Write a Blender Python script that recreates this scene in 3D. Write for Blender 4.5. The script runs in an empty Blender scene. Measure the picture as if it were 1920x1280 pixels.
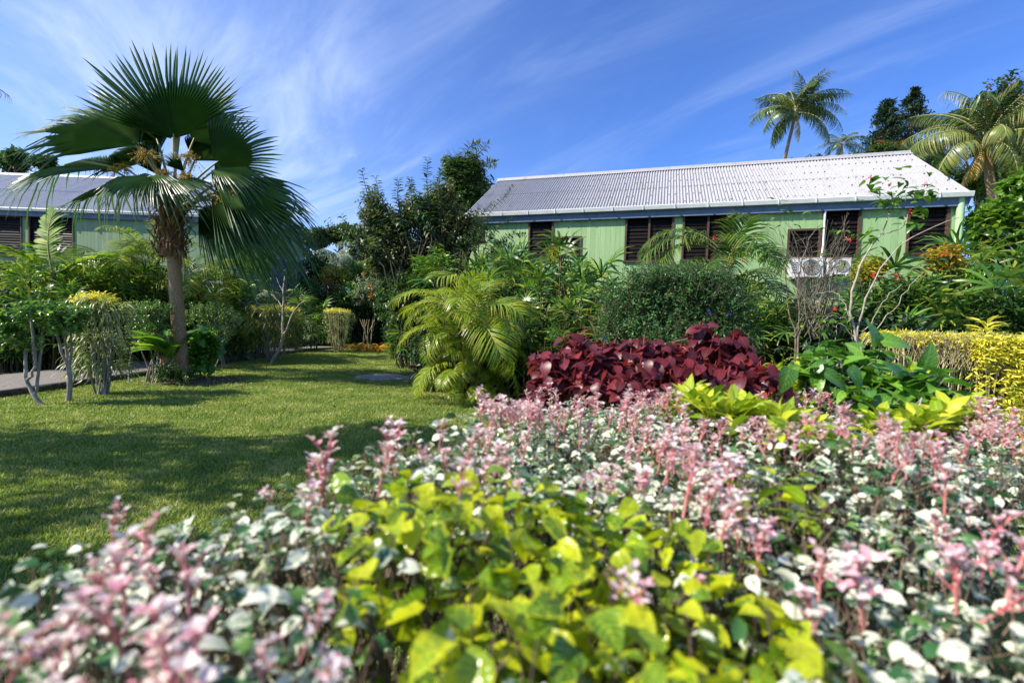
import bpy, math, random
import numpy as np
from mathutils import Vector, Matrix

S = bpy.context.scene
COL = S.collection
rng = np.random.default_rng(7)
R = math.radians

# ------------------------------------------------------------------ camera
EYE = 1.30
cam_d = bpy.data.cameras.new('camera')
cam_d.lens = 16.0
cam_d.sensor_width = 36.0
cam_d.clip_start = 0.02
cam_d.clip_end = 3000.0
cam_d.dof.use_dof = True
cam_d.dof.focus_distance = 9.0
cam_d.dof.aperture_fstop = 2.8
cam = bpy.data.objects.new('camera', cam_d)
COL.objects.link(cam)
CAM_ROT = Matrix.Rotation(R(90 - 2.15), 4, 'X') @ Matrix.Rotation(R(2.0), 4, 'Z')
cam.matrix_world = Matrix.Translation((0, 0, EYE)) @ CAM_ROT
S.camera = cam

# ------------------------------------------------------------------ sun and sky
SUN_EL = R(40)
SUN_H = Vector((-1.0, -0.30, 0)).normalized()          # horizontal direction towards the sun
SUN_DIR = Vector((SUN_H.x * math.cos(SUN_EL), SUN_H.y * math.cos(SUN_EL), math.sin(SUN_EL)))
sun_d = bpy.data.lights.new('sun', 'SUN')
sun_d.energy = 5.0
sun_d.angle = R(0.5)
sun_d.color = (1.0, 0.925, 0.80)
sun = bpy.data.objects.new('sun', sun_d)
COL.objects.link(sun)
sun.rotation_euler = (-SUN_DIR).to_track_quat('-Z', 'Y').to_euler()
sun.location = (-30, -10, 40)

world = bpy.data.worlds.new('World')
S.world = world
world.use_nodes = True
wt = world.node_tree
wt.nodes.clear()
def wn(t, **k):
    n = wt.nodes.new(t)
    for a, b in k.items(): setattr(n, a, b)
    return n
W_out = wn('ShaderNodeOutputWorld'); W_bg = wn('ShaderNodeBackground')
W_sky = wn('ShaderNodeTexSky', sky_type='NISHITA', sun_disc=False)
W_sky.sun_elevation = SUN_EL
W_sky.sun_rotation = math.atan2(SUN_DIR.x, SUN_DIR.y)
W_sky.altitude = 0; W_sky.air_density = 1.0; W_sky.dust_density = 0.2; W_sky.ozone_density = 3.0
W_tint = wn('ShaderNodeMix', data_type='RGBA', blend_type='MULTIPLY'); W_tint.inputs[0].default_value = 1.0
W_tint.inputs[7].default_value = (0.58, 0.86, 1.42, 1)
wt.links.new(W_sky.outputs[0], W_tint.inputs[6])
# thin cirrus: streaks on a high plane
W_tc = wn('ShaderNodeTexCoord'); W_sep = wn('ShaderNodeSeparateXYZ'); wt.links.new(W_tc.outputs['Generated'], W_sep.inputs[0])
def wmath(op, a, b=None, c=None):
    n = wn('ShaderNodeMath', operation=op)
    for i, v in enumerate((a, b, c)):
        if v is None: continue
        if isinstance(v, (int, float)): n.inputs[i].default_value = v
        else: wt.links.new(v, n.inputs[i])
    return n.outputs[0]
zc = wmath('ADD', wmath('MAXIMUM', W_sep.outputs[2], 0.0), 0.16)
cx = wmath('DIVIDE', W_sep.outputs[0], zc); cy = wmath('DIVIDE', W_sep.outputs[1], zc)
W_cmb = wn('ShaderNodeCombineXYZ'); wt.links.new(cx, W_cmb.inputs[0]); wt.links.new(cy, W_cmb.inputs[1])
def streak(rot, sc, scale, detail, rough, loc=(0, 0, 0), dist=0.6):
    mp = wn('ShaderNodeMapping', vector_type='TEXTURE'); mp.inputs['Rotation'].default_value = (0, 0, R(rot)); mp.inputs['Scale'].default_value = sc
    mp.inputs['Location'].default_value = loc
    wt.links.new(W_cmb.outputs[0], mp.inputs[0])
    nz = wn('ShaderNodeTexNoise'); nz.inputs['Scale'].default_value = scale; nz.inputs['Detail'].default_value = detail
    nz.inputs['Roughness'].default_value = rough; nz.inputs['Distortion'].default_value = dist
    wt.links.new(mp.outputs[0], nz.inputs['Vector']); return nz.outputs[0]
def mrange(v, a, b, c, d):
    n = wn('ShaderNodeMapRange', interpolation_type='SMOOTHSTEP')
    for i, x in enumerate((a, b, c, d)): n.inputs[i + 1].default_value = x
    wt.links.new(v, n.inputs[0]); return n.outputs[0]
fine = streak(-42, (2.0, 0.70, 1), 1.25, 10, 0.62, (1.3, 0.4, 0), 1.9)
broad = streak(-48, (1.9, 0.9, 1), 0.75, 4, 0.5, (3.1, 1.7, 0), 0.8)
lefty = mrange(W_sep.outputs[0], -0.75, 0.35, 0.30, 0.0)
haze = mrange(W_sep.outputs[2], 0.0, 0.30, 0.42, 0.0)
cl = wmath('MULTIPLY', mrange(fine, 0.36, 0.78, 0.0, 1.0), mrange(broad, 0.34, 0.62, 0.10, 1.0))
cl = wmath('ADD', wmath('MULTIPLY', cl, 0.62), wmath('MULTIPLY', lefty, mrange(broad, 0.3, 0.7, 0.35, 1.0)))
cl = wmath('MINIMUM', wmath('ADD', cl, wmath('MULTIPLY', haze, 0.5)), 0.85)
W_mix = wn('ShaderNodeMix', data_type='RGBA')
W_mix.inputs[7].default_value = (4.6, 5.6, 7.6, 1)
wt.links.new(cl, W_mix.inputs[0]); wt.links.new(W_tint.outputs[2], W_mix.inputs[6])
wt.links.new(W_mix.outputs[2], W_bg.inputs[0])
W_bg.inputs[1].default_value = 0.10
wt.links.new(W_bg.outputs[0], W_out.inputs[0])

S.view_settings.view_transform = 'Standard'
S.view_settings.look = 'None'
S.view_settings.exposure = 0.74
S.view_settings.gamma = 1.0
S.render.engine = 'CYCLES'
S.cycles.max_bounces = 6
S.cycles.diffuse_bounces = 3
S.cycles.glossy_bounces = 2
S.cycles.transmission_bounces = 3
S.cycles.use_denoising = True
S.cycles.sample_clamp_indirect = 6.0

# ------------------------------------------------------------------ pixel (1920 x 1280) -> world helpers
F_PX = 1920 * 16.0 / 36.0
CR = np.array(CAM_ROT.to_3x3())
def ray(px, py):
    return CR @ np.array([(px - 960) / F_PX, -(py - 640) / F_PX, -1.0])
def at(px, py, Y):
    d = ray(px, py); t = Y / d[1]
    return np.array([0, 0, EYE]) + d * t
def ground(px, py, z=0.0):
    d = ray(px, py); t = (z - EYE) / d[2]
    return np.array([0, 0, EYE]) + d * t
def mpp(Y): return Y / F_PX

# ------------------------------------------------------------------ mesh builder
class MB:
    def __init__(s): s.V = []; s.L = []; s.N = []; s.U = []; s.M = []; s.SM = []; s.n = 0
    def add(s, v, faces, uv=None, mat=0, smooth=True):
        v = np.asarray(v, float).reshape(-1, 3)
        uv = np.zeros((len(v), 2)) if uv is None else np.asarray(uv, float)
        if not isinstance(faces, (list, tuple)): faces = [faces]
        for f in faces:
            f = np.asarray(f, int)
            if f.size == 0: continue
            s.L.append((f + s.n).ravel()); s.N.append(np.full(len(f), f.shape[1]))
            s.U.append(uv[f.ravel()]); s.M.append(np.full(len(f), mat)); s.SM.append(np.full(len(f), smooth))
        s.V.append(v); s.n += len(v)
    def scatter(s, T, M, P, mat=0, smooth=True):
        """copies of template T: M (N,3,3) columns = axes, P (N,3)"""
        N = len(P)
        if N == 0: return
        v, q, uv = T
        m = len(v)
        V = np.einsum('nij,mj->nmi', M, v) + np.asarray(P)[:, None, :]
        F = (q[None] + (np.arange(N) * m)[:, None, None]).reshape(-1, q.shape[1])
        s.add(V.reshape(-1, 3), F, np.tile(uv, (N, 1)), mat, smooth)
    def build(s, name, mats, parent=None, local=False):
        me = bpy.data.meshes.new(name)
        V = np.concatenate(s.V) if s.V else np.zeros((0, 3))
        if parent is not None and not local: V = V - np.array(parent.location)
        L = np.concatenate(s.L); N = np.concatenate(s.N)
        me.vertices.add(len(V)); me.vertices.foreach_set('co', V.ravel().astype(np.float32))
        me.loops.add(len(L)); me.loops.foreach_set('vertex_index', L.astype(np.int32))
        me.polygons.add(len(N))
        me.polygons.foreach_set('loop_start', np.concatenate([[0], np.cumsum(N)[:-1]]).astype(np.int32))
        me.polygons.foreach_set('material_index', np.concatenate(s.M).astype(np.int32))
        me.polygons.foreach_set('use_smooth', np.concatenate(s.SM).astype(bool))
        me.uv_layers.new(name='UVMap').data.foreach_set('uv', np.concatenate(s.U).ravel().astype(np.float32))
        me.update(calc_edges=True)
        for m in (mats if isinstance(mats, (list, tuple)) else [mats]): me.materials.append(m)
        o = bpy.data.objects.new(name, me); COL.objects.link(o)
        if parent is not None: o.parent = parent
        return o
    def box(s, x0, x1, y0, y1, z0, z1, mat=0):
        v = [(x, y, z) for z in (z0, z1) for y in (y0, y1) for x in (x0, x1)]
        s.add(v, np.array([[0, 2, 3, 1], [4, 5, 7, 6], [0, 1, 5, 4], [2, 6, 7, 3], [0, 4, 6, 2], [1, 3, 7, 5]]), None, mat, False)
    def tube(s, pts, rad, sides=6, mat=0, cap=True, smooth=True):
        p = np.asarray(pts, float); n = len(p)
        r = np.broadcast_to(np.asarray(rad, float), (n,)) if np.ndim(rad) else np.full(n, rad)
        t = np.gradient(p, axis=0); t /= np.linalg.norm(t, axis=1, keepdims=True) + 1e-9
        ref = np.array([1.0, 0.13, 0.07]) if abs(t[0][0]) < 0.8 else np.array([0.1, 1.0, 0.2])
        V = []
        for i in range(n):
            a = np.cross(t[i], ref); a /= np.linalg.norm(a) + 1e-9; b = np.cross(t[i], a)
            an = np.arange(sides) * 2 * np.pi / sides
            V.append(p[i] + r[i] * (np.cos(an)[:, None] * a + np.sin(an)[:, None] * b))
        V = np.concatenate(V)
        i = np.arange(n - 1)[:, None] * sides; j = np.arange(sides)[None]; k = (j + 1) % sides
        Q = np.stack([i + j, i + k, i + sides + k, i + sides + j], -1).reshape(-1, 4)
        d = np.concatenate([[0], np.cumsum(np.linalg.norm(np.diff(p, axis=0), axis=1))])
        uv = np.stack([np.tile(np.arange(sides) / sides, n), np.repeat(d, sides)], 1)
        s.add(V, Q, uv, mat, smooth)
        if cap:
            tp = np.array([list(range((n - 1) * sides, n * sides))]); s.add(V, tp, uv, mat, smooth)

def unit(a): return a / (np.linalg.norm(a, axis=-1, keepdims=True) + 1e-9)
def frames(D, Nn, scale):
    """columns x (side), y (D), z (normal); scale (N,) or (N,3)"""
    D = unit(np.asarray(D, float)); X = unit(np.cross(D, Nn)); Z = np.cross(X, D)
    sc = np.asarray(scale, float)
    if sc.ndim == 1: sc = np.repeat(sc[:, None], 3, 1)
    return np.stack([X * sc[:, :1], D * sc[:, 1:2], Z * sc[:, 2:]], -1)
def rnd_unit(n): return unit(rng.normal(size=(n, 3)))

# ------------------------------------------------------------------ leaf templates (unit length along +Y, normal +Z)
def leaf_t(prof, n=3, wid=0.5, fold=0.15, curl=0.35, petiole=0.0):
    V = []; U = []
    for i in range(n + 1):
        t = i / n; w = max(prof(t), 0.012) * wid * 0.5
        a = curl * t
        y = petiole + (1 - petiole) * (math.sin(a) / curl if curl else t); z = -(1 - math.cos(a)) / curl if curl else 0
        for sx in (-1, 0, 1):
            V.append((sx * w, y, z + abs(sx) * w * fold * 2)); U.append((0.5 + 0.5 * sx, t))
    q = []
    for i in range(n):
        b = i * 3
        q += [(b, b + 1, b + 4, b + 3), (b + 1, b + 2, b + 5, b + 4)]
    return np.array(V), np.array(q), np.array(U)
def strip_t(n=3, wid=0.1, curl=0.4, tip=0.0, base=0.6):
    """narrow blade, one face wide"""
    V = []; U = []
    for i in range(n + 1):
        t = i / n; w = wid * 0.5 * max(base + (1 - base) * min(1, t * 3), 0) * (1 - t ** 3 * (1 - tip)) ; w = max(w, 0.003)
        a = curl * t * t
        y = t * math.cos(a * 0.55); z = -t * math.sin(a * 0.75)
        V += [(-w, y, z), (w, y, z)]; U += [(0, t), (1, t)]
    q = [(2 * i, 2 * i + 1, 2 * i + 3, 2 * i + 2) for i in range(n)]
    return np.array(V), np.array(q), np.array(U)
def unit_tube(sides=4, taper=0.6):
    a = np.arange(sides) * 2 * np.pi / sides
    V = np.concatenate([np.stack([np.cos(a), np.zeros(sides), np.sin(a)], 1), np.stack([taper * np.cos(a), np.ones(sides), taper * np.sin(a)], 1)])
    j = np.arange(sides); k = (j + 1) % sides
    return V, np.stack([j, k, k + sides, j + sides], 1), np.zeros((2 * sides, 2))
P_OVATE = lambda t: math.sin(math.pi * t ** 0.75) ** 0.9
P_ROUND = lambda t: math.sqrt(max(0, 1 - (2 * t - 1) ** 2))
P_LANCE = lambda t: math.sin(math.pi * t ** 0.8) ** 1.3
P_HEART = lambda t: (math.sin(math.pi * min(1, t * 0.9 + 0.1) ** 0.55)) ** 0.85
P_EGG = lambda t: math.sin(math.pi * t ** 0.72) ** 0.7
P_OBOV = lambda t: math.sin(math.pi * t ** 1.5) ** 0.8
T_OVATE = leaf_t(P_OVATE, 3, 0.52, 0.18, 0.5)
T_OVATE2 = leaf_t(P_OVATE, 2, 0.5, 0.15, 0.4)
T_ROUND = leaf_t(P_ROUND, 4, 0.72, 0.16, 0.45)
T_OVAL = leaf_t(P_ROUND, 4, 0.62, 0.22, 0.6)
T_HEART = leaf_t(P_HEART, 5, 0.72, 0.16, 0.9)
T_EGG = leaf_t(P_EGG, 6, 0.66, 0.07, 0.75)
T_BROAD = leaf_t(P_HEART, 6, 0.60, 0.14, 0.7)
T_LANCE = leaf_t(P_LANCE, 3, 0.30, 0.2, 0.6)
T_OBOV = leaf_t(P_OBOV, 4, 0.42, 0.2, 0.4)
T_STRAP = leaf_t(lambda t: min(1, 0.4 + t * 2) * (1 - t ** 3), 6, 0.09, 0.3, 1.9)
T_STRAPU = leaf_t(lambda t: min(1, 0.4 + t * 2) * (1 - t ** 3), 4, 0.10, 0.3, 0.7)
T_NEST = leaf_t(lambda t: math.sin(math.pi * (0.06 + 0.94 * t) ** 0.9) ** 0.7, 6, 0.28, 0.2, 0.9)
T_STICK = unit_tube(4, 0.55)

# ------------------------------------------------------------------ materials
def mat_new(name):
    m = bpy.data.materials.new(name); m.use_nodes = True
    nt = m.node_tree; nt.nodes.clear()
    return m, nt
class NT:
    def __init__(s, nt): s.nt = nt
    def n(s, t, ins=None, **k):
        x = s.nt.nodes.new(t)
        for a, b in k.items(): setattr(x, a, b)
        for a, b in (ins or {}).items():
            if hasattr(b, 'is_output'): s.nt.links.new(b, x.inputs[a])
            else: x.inputs[a].default_value = b
        return x
    def ramp(s, fac, stops, interp='LINEAR'):
        x = s.nt.nodes.new('ShaderNodeValToRGB'); cr = x.color_ramp; cr.interpolation = interp
        while len(cr.elements) > 1: cr.elements.remove(cr.elements[-1])
        for i, (p, c) in enumerate(stops):
            e = cr.elements[0] if i == 0 else cr.elements.new(p)
            e.position = p; e.color = (*c, 1) if len(c) == 3 else c
        s.nt.links.new(fac, x.inputs[0]); return x.outputs[0]
    def mix(s, f, a, b, blend='MIX'):
        x = s.nt.nodes.new('ShaderNodeMix'); x.data_type = 'RGBA'; x.blend_type = blend
        for i, v in ((0, f), (6, a), (7, b)):
            if hasattr(v, 'is_output'): s.nt.links.new(v, x.inputs[i])
            elif i == 0: x.inputs[0].default_value = v
            else: x.inputs[i].default_value = (*v, 1) if len(v) == 3 else v
        return x.outputs[2]
    def m(s, op, a, b=None, c=None):
        x = s.nt.nodes.new('ShaderNodeMath'); x.operation = op
        for i, v in enumerate((a, b, c)):
            if v is None: continue
            if hasattr(v, 'is_output'): s.nt.links.new(v, x.inputs[i])
            else: x.inputs[i].default_value = v
        return x.outputs[0]

def leaf_mat(name, stops, rough=0.42, transl=0.3, tip=None, tip_from=0.5, variegate=None, vamt=0.5, vein=0.0, clump=0.25, spec=0.5, glow=1.5, bump=0.0, side=0.0, pleat=0.0):
    m, nt = mat_new(name); N = NT(nt)
    geo = N.n('ShaderNodeNewGeometry'); uv = N.n('ShaderNodeUVMap', uv_map='UVMap')
    sep = N.n('ShaderNodeSeparateXYZ', {0: uv.outputs[0]})
    rnd = geo.outputs['Random Per Island']
    pos = N.n('ShaderNodeTexCoord').outputs['Object']
    nz = N.n('ShaderNodeTexNoise', {'Vector': pos, 'Scale': 2.2, 'Detail': 2.0})
    f = N.m('ADD', rnd, N.m('MULTIPLY', N.m('SUBTRACT', nz.outputs[0], 0.5), clump * 2))
    col = N.ramp(f, stops)
    if vein > 0:   # pale midrib
        d = N.m('ABSOLUTE', N.m('SUBTRACT', sep.outputs[0], 0.5))
        k = N.n('ShaderNodeMapRange', {0: d, 1: 0.0, 2: 0.10, 3: vein, 4: 0.0})
        col = N.mix(k.outputs[0], col, tuple(min(1, c * 2.4 + 0.03) for c in stops[-1][1]))
    if pleat > 0:   # pale rib along every fold of a fan leaf
        w_ = N.m('ABSOLUTE', N.m('SUBTRACT', N.m('FRACT', sep.outputs[0]), 0.5))
        k = N.n('ShaderNodeMapRange', {0: w_, 1: 0.0, 2: 0.30, 3: pleat, 4: 0.0})
        col = N.mix(k.outputs[0], col, (0.13, 0.24, 0.05))
    if side > 0:   # side veins running up from the midrib
        ph = N.m('SUBTRACT', N.m('MULTIPLY', sep.outputs[1], 7.0), N.m('MULTIPLY', N.m('ABSOLUTE', N.m('SUBTRACT', sep.outputs[0], 0.5)), 4.5))
        w_ = N.m('ABSOLUTE', N.m('SUBTRACT', N.m('FRACT', ph), 0.5))
        k = N.n('ShaderNodeMapRange', {0: w_, 1: 0.0, 2: 0.16, 3: side, 4: 0.0})
        col = N.mix(k.outputs[0], col, tuple(min(1, c * 1.7 + 0.01) for c in stops[-1][1]))
    if variegate is not None:
        vcol, = variegate,
        cmb = N.n('ShaderNodeCombineXYZ', {0: N.m('ADD', sep.outputs[0], N.m('MULTIPLY', rnd, 57.0)), 1: N.m('ADD', sep.outputs[1], N.m('MULTIPLY', rnd, 91.0)), 2: 0.0})
        vn = N.n('ShaderNodeTexNoise', {'Vector': cmb.outputs[0], 'Scale': 3.6, 'Detail': 3.0, 'Roughness': 0.65})
        edge = N.m('MULTIPLY', N.m('ABSOLUTE', N.m('SUBTRACT', sep.outputs[0], 0.5)), 0.5)
        r2 = N.m('FRACT', N.m('MULTIPLY', rnd, 17.31))
        th = N.m('ADD', N.m('ADD', vn.outputs[0], edge), N.m('MULTIPLY', N.m('SUBTRACT', r2, 0.5), 0.62))
        k = N.n('ShaderNodeMapRange', {0: th, 1: 0.70 - 0.2 * vamt, 2: 0.80 - 0.2 * vamt, 3: 0.0, 4: 1.0})
        col = N.mix(k.outputs[0], col, vcol)
    if tip is not None:
        k = N.n('ShaderNodeMapRange', {0: sep.outputs[1], 1: tip_from, 2: 1.0, 3: 0.0, 4: 1.0})
        col = N.mix(N.m('MULTIPLY', k.outputs[0], N.m('FRACT', N.m('MULTIPLY', rnd, 7.7))), col, tip)
    pr = N.n('ShaderNodeBsdfPrincipled', {'Base Color': col, 'Roughness': rough})
    pr.inputs['Specular IOR Level'].default_value = spec
    if bump:
        bn = N.n('ShaderNodeTexNoise', {'Vector': pos, 'Scale': 70.0, 'Detail': 2.0})
        bp = N.n('ShaderNodeBump', {'Height': bn.outputs[0], 'Strength': bump, 'Distance': 0.012}); nt.links.new(bp.outputs[0], pr.inputs['Normal'])
    tcol = N.mix(1.0, col, (glow, glow * 1.02, glow * 0.75), 'MULTIPLY')
    tr = N.n('ShaderNodeBsdfTranslucent', {'Color': tcol})
    mx = N.n('ShaderNodeMixShader', {0: transl, 1: pr.outputs[0], 2: tr.outputs[0]})
    N.n('ShaderNodeOutputMaterial', {0: mx.outputs[0]})
    return m
def plain_mat(name, a, b, scale=8.0, rough=0.8, detail=4.0, stretch=(1, 1, 1), bump=0.0, metal=0.0, spec=0.4, lo=0.35, hi=0.65):
    m, nt = mat_new(name); N = NT(nt)
    tc = N.n('ShaderNodeTexCoord').outputs['Object']
    mp = N.n('ShaderNodeMapping', {0: tc, 'Scale': stretch})
    nz = N.n('ShaderNodeTexNoise', {'Vector': mp.outputs[0], 'Scale': scale, 'Detail': detail, 'Roughness': 0.6})
    col = N.ramp(nz.outputs[0], [(lo, a), (hi, b)])
    pr = N.n('ShaderNodeBsdfPrincipled', {'Base Color': col, 'Roughness': rough, 'Metallic': metal})
    pr.inputs['Specular IOR Level'].default_value = spec
    if bump:
        bp = N.n('ShaderNodeBump', {'Height': nz.outputs[0], 'Strength': bump, 'Distance': 0.02})
        nt.links.new(bp.outputs[0], pr.inputs['Normal'])
    N.n('ShaderNodeOutputMaterial', {0: pr.outputs[0]})
    return m

# leaves
M_FAN = leaf_mat('fan_palm_leaf', [(0.0, (0.014, 0.05, 0.012)), (0.5, (0.024, 0.08, 0.015)), (1.0, (0.055, 0.13, 0.022))], 0.40, 0.30, clump=0.5, glow=1.6, pleat=0.55)
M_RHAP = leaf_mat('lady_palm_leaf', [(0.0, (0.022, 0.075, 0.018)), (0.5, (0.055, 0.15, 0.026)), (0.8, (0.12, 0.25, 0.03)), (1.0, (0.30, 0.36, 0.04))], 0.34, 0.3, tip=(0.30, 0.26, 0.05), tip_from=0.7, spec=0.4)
M_RHAPY = leaf_mat('lady_palm_yellow_leaf', [(0.0, (0.05, 0.15, 0.02)), (0.45, (0.15, 0.30, 0.024)), (1.0, (0.44, 0.48, 0.04))], 0.34, 0.35, tip=(0.42, 0.34, 0.05), tip_from=0.6, spec=0.4)  # lighter, yellower leaf colour for some of the lady palms
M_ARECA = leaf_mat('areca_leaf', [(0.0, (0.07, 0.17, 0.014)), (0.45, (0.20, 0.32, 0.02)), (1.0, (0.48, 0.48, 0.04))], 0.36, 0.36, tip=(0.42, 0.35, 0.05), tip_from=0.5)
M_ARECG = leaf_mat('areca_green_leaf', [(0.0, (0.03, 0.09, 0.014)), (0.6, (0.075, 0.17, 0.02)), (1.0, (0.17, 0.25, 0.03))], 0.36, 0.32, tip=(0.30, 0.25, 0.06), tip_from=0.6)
M_COCO = leaf_mat('coconut_leaf', [(0.0, (0.03, 0.07, 0.016)), (0.6, (0.07, 0.135, 0.024)), (1.0, (0.17, 0.21, 0.045))], 0.33, 0.25, tip=(0.28, 0.25, 0.1), tip_from=0.6, spec=0.4)
M_COCOY = leaf_mat('coconut_yellow_leaf', [(0.0, (0.09, 0.15, 0.025)), (0.6, (0.19, 0.23, 0.045)), (1.0, (0.34, 0.31, 0.09))], 0.36, 0.3, tip=(0.45, 0.37, 0.17), tip_from=0.5)
M_DRYF = leaf_mat('dry_frond', [(0.0, (0.40, 0.24, 0.09)), (0.5, (0.62, 0.44, 0.06)), (1.0, (0.5, 0.33, 0.16))], 0.6, 0.3)
M_SILV = leaf_mat('silvery_palm_leaf', [(0.0, (0.10, 0.15, 0.08)), (1.0, (0.30, 0.36, 0.24))], 0.35, 0.25, spec=0.8)
M_DARK = leaf_mat('dark_tree_leaf', [(0.0, (0.018, 0.05, 0.014)), (0.6, (0.042, 0.105, 0.022)), (1.0, (0.10, 0.18, 0.03))], 0.40, 0.32, spec=0.4)
M_OLIVE = leaf_mat('olive_tree_leaf', [(0.0, (0.05, 0.08, 0.026)), (0.6, (0.125, 0.175, 0.055)), (1.0, (0.26, 0.29, 0.10))], 0.42, 0.32, tip=(0.2, 0.13, 0.06), tip_from=0.5)
M_FARG = leaf_mat('far_tree_leaf', [(0.0, (0.035, 0.07, 0.02)), (1.0, (0.10, 0.15, 0.04))], 0.5, 0.25)
M_FINE = leaf_mat('fine_bush_leaf', [(0.0, (0.022, 0.085, 0.022)), (0.5, (0.05, 0.16, 0.04)), (1.0, (0.11, 0.25, 0.06))], 0.36, 0.3, clump=0.4)
M_BRIGHT = leaf_mat('bright_leaf', [(0.0, (0.05, 0.13, 0.015)), (0.6, (0.12, 0.25, 0.022)), (1.0, (0.24, 0.36, 0.04))], 0.32, 0.38, spec=0.6)
M_HEDGEG = leaf_mat('hedge_green_leaf', [(0.0, (0.03, 0.10, 0.012)), (0.6, (0.09, 0.22, 0.022)), (1.0, (0.24, 0.38, 0.04))], 0.32, 0.34, spec=0.6)
M_YEL = leaf_mat('golden_leaf', [(0.0, (0.30, 0.36, 0.03)), (0.4, (0.62, 0.58, 0.06)), (1.0, (0.84, 0.74, 0.12))], 0.42, 0.32)
M_YELG = leaf_mat('golden_green_leaf', [(0.0, (0.10, 0.16, 0.02)), (0.5, (0.30, 0.30, 0.025)), (1.0, (0.62, 0.48, 0.03))], 0.42, 0.32, clump=0.5)
M_ORANGE = leaf_mat('orange_strap_leaf', [(0.0, (0.5, 0.36, 0.03)), (0.6, (0.70, 0.46, 0.03)), (1.0, (0.75, 0.34, 0.05))], 0.4, 0.35)
M_STRAP = leaf_mat('variegated_strap_leaf', [(0.0, (0.08, 0.14, 0.045)), (0.6, (0.19, 0.26, 0.08)), (1.0, (0.48, 0.50, 0.24))], 0.4, 0.28, tip=(0.45, 0.38, 0.2), tip_from=0.5)
M_LIME = leaf_mat('lime_glossy_leaf', [(0.0, (0.03, 0.11, 0.010)), (0.40, (0.08, 0.20, 0.012)), (0.75, (0.20, 0.33, 0.014)), (1.0, (0.44, 0.48, 0.014))], 0.25, 0.34, variegate=(0.50, 0.54, 0.014), vamt=0.30, vein=0.15, side=0.5, spec=0.6, clump=0.15, bump=0.5)
M_CHART = leaf_mat('chartreuse_leaf', [(0.0, (0.15, 0.28, 0.012)), (0.5, (0.32, 0.42, 0.02)), (1.0, (0.58, 0.58, 0.04))], 0.34, 0.36, vein=0.2)
M_RED = leaf_mat('burgundy_leaf', [(0.0, (0.046, 0.012, 0.018)), (0.5, (0.092, 0.017, 0.026)), (0.85, (0.16, 0.022, 0.032)), (1.0, (0.26, 0.03, 0.02))], 0.38, 0.26, vein=0.12, side=0.35, spec=0.38, glow=2.0)
M_HIB = leaf_mat('hibiscus_leaf', [(0.0, (0.04, 0.125, 0.018)), (0.6, (0.09, 0.24, 0.026)), (1.0, (0.20, 0.38, 0.04))], 0.30, 0.32, vein=0.15, side=0.3, spec=0.6, bump=0.3)
M_SNOW = leaf_mat('snowbush_leaf', [(0.0, (0.022, 0.08, 0.026)), (0.6, (0.05, 0.15, 0.045)), (1.0, (0.13, 0.26, 0.06))], 0.36, 0.26, variegate=(0.76, 0.78, 0.62), vamt=0.62, clump=0.2)
M_PINK = leaf_mat('snowbush_pink_leaf', [(0.0, (0.66, 0.25, 0.33)), (0.3, (0.76, 0.45, 0.50)), (0.55, (0.80, 0.66, 0.67)), (1.0, (0.80, 0.79, 0.74))], 0.4, 0.3, clump=0.3, glow=1.1)
M_PSTEM = plain_mat('pink_stem', (0.46, 0.10, 0.11), (0.62, 0.28, 0.26), 30, 0.45)
M_FLRED = leaf_mat('red_petal', [(0.0, (0.55, 0.02, 0.03)), (1.0, (0.75, 0.06, 0.04))], 0.5, 0.3)
M_TULIP = leaf_mat('orange_red_petal', [(0.0, (0.50, 0.06, 0.02)), (1.0, (0.68, 0.16, 0.04))], 0.5, 0.3)
M_PURP = leaf_mat('purple_petal', [(0.0, (0.06, 0.03, 0.35)), (1.0, (0.12, 0.06, 0.5))], 0.5, 0.3)
M_CONIF = leaf_mat('conifer_needle', [(0.0, (0.015, 0.04, 0.022)), (1.0, (0.045, 0.085, 0.04))], 0.5, 0.15)
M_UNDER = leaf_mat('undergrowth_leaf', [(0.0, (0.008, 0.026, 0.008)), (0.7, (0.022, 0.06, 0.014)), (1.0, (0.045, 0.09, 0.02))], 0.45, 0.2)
# wood and bark
M_BARK = plain_mat('grey_bark', (0.16, 0.14, 0.115), (0.36, 0.33, 0.28), 14, 0.85, stretch=(1, 1, 0.4), bump=0.6)
M_BARKD = plain_mat('dark_bark', (0.028, 0.022, 0.016), (0.09, 0.072, 0.052), 10, 0.9, stretch=(1, 1, 0.3), bump=0.5)
M_PALMB = plain_mat('palm_bark', (0.20, 0.125, 0.06), (0.52, 0.36, 0.20), 30, 0.9, stretch=(1, 1, 2.6), bump=0.7)
M_FIBRE = plain_mat('palm_fibre', (0.07, 0.035, 0.018), (0.40, 0.23, 0.12), 22, 0.95, stretch=(1, 1, 0.25), bump=0.9)
M_PETI = plain_mat('petiole', (0.22, 0.25, 0.08), (0.42, 0.36, 0.2), 6, 0.5)
M_CANE = plain_mat('cane', (0.06, 0.06, 0.02), (0.15, 0.14, 0.05), 12, 0.6)
M_TWIG = plain_mat('pale_twig', (0.24, 0.20, 0.15), (0.44, 0.39, 0.31), 18, 0.85, bump=0.3)
M_TWIGD = plain_mat('dark_twig', (0.05, 0.035, 0.022), (0.14, 0.10, 0.07), 18, 0.85)
M_STRAW = plain_mat('straw_stem', (0.34, 0.27, 0.13), (0.62, 0.52, 0.30), 18, 0.8)
M_FRUIT = plain_mat('palm_fruit_cluster', (0.26, 0.16, 0.02), (0.60, 0.44, 0.06), 30, 0.7)

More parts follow.
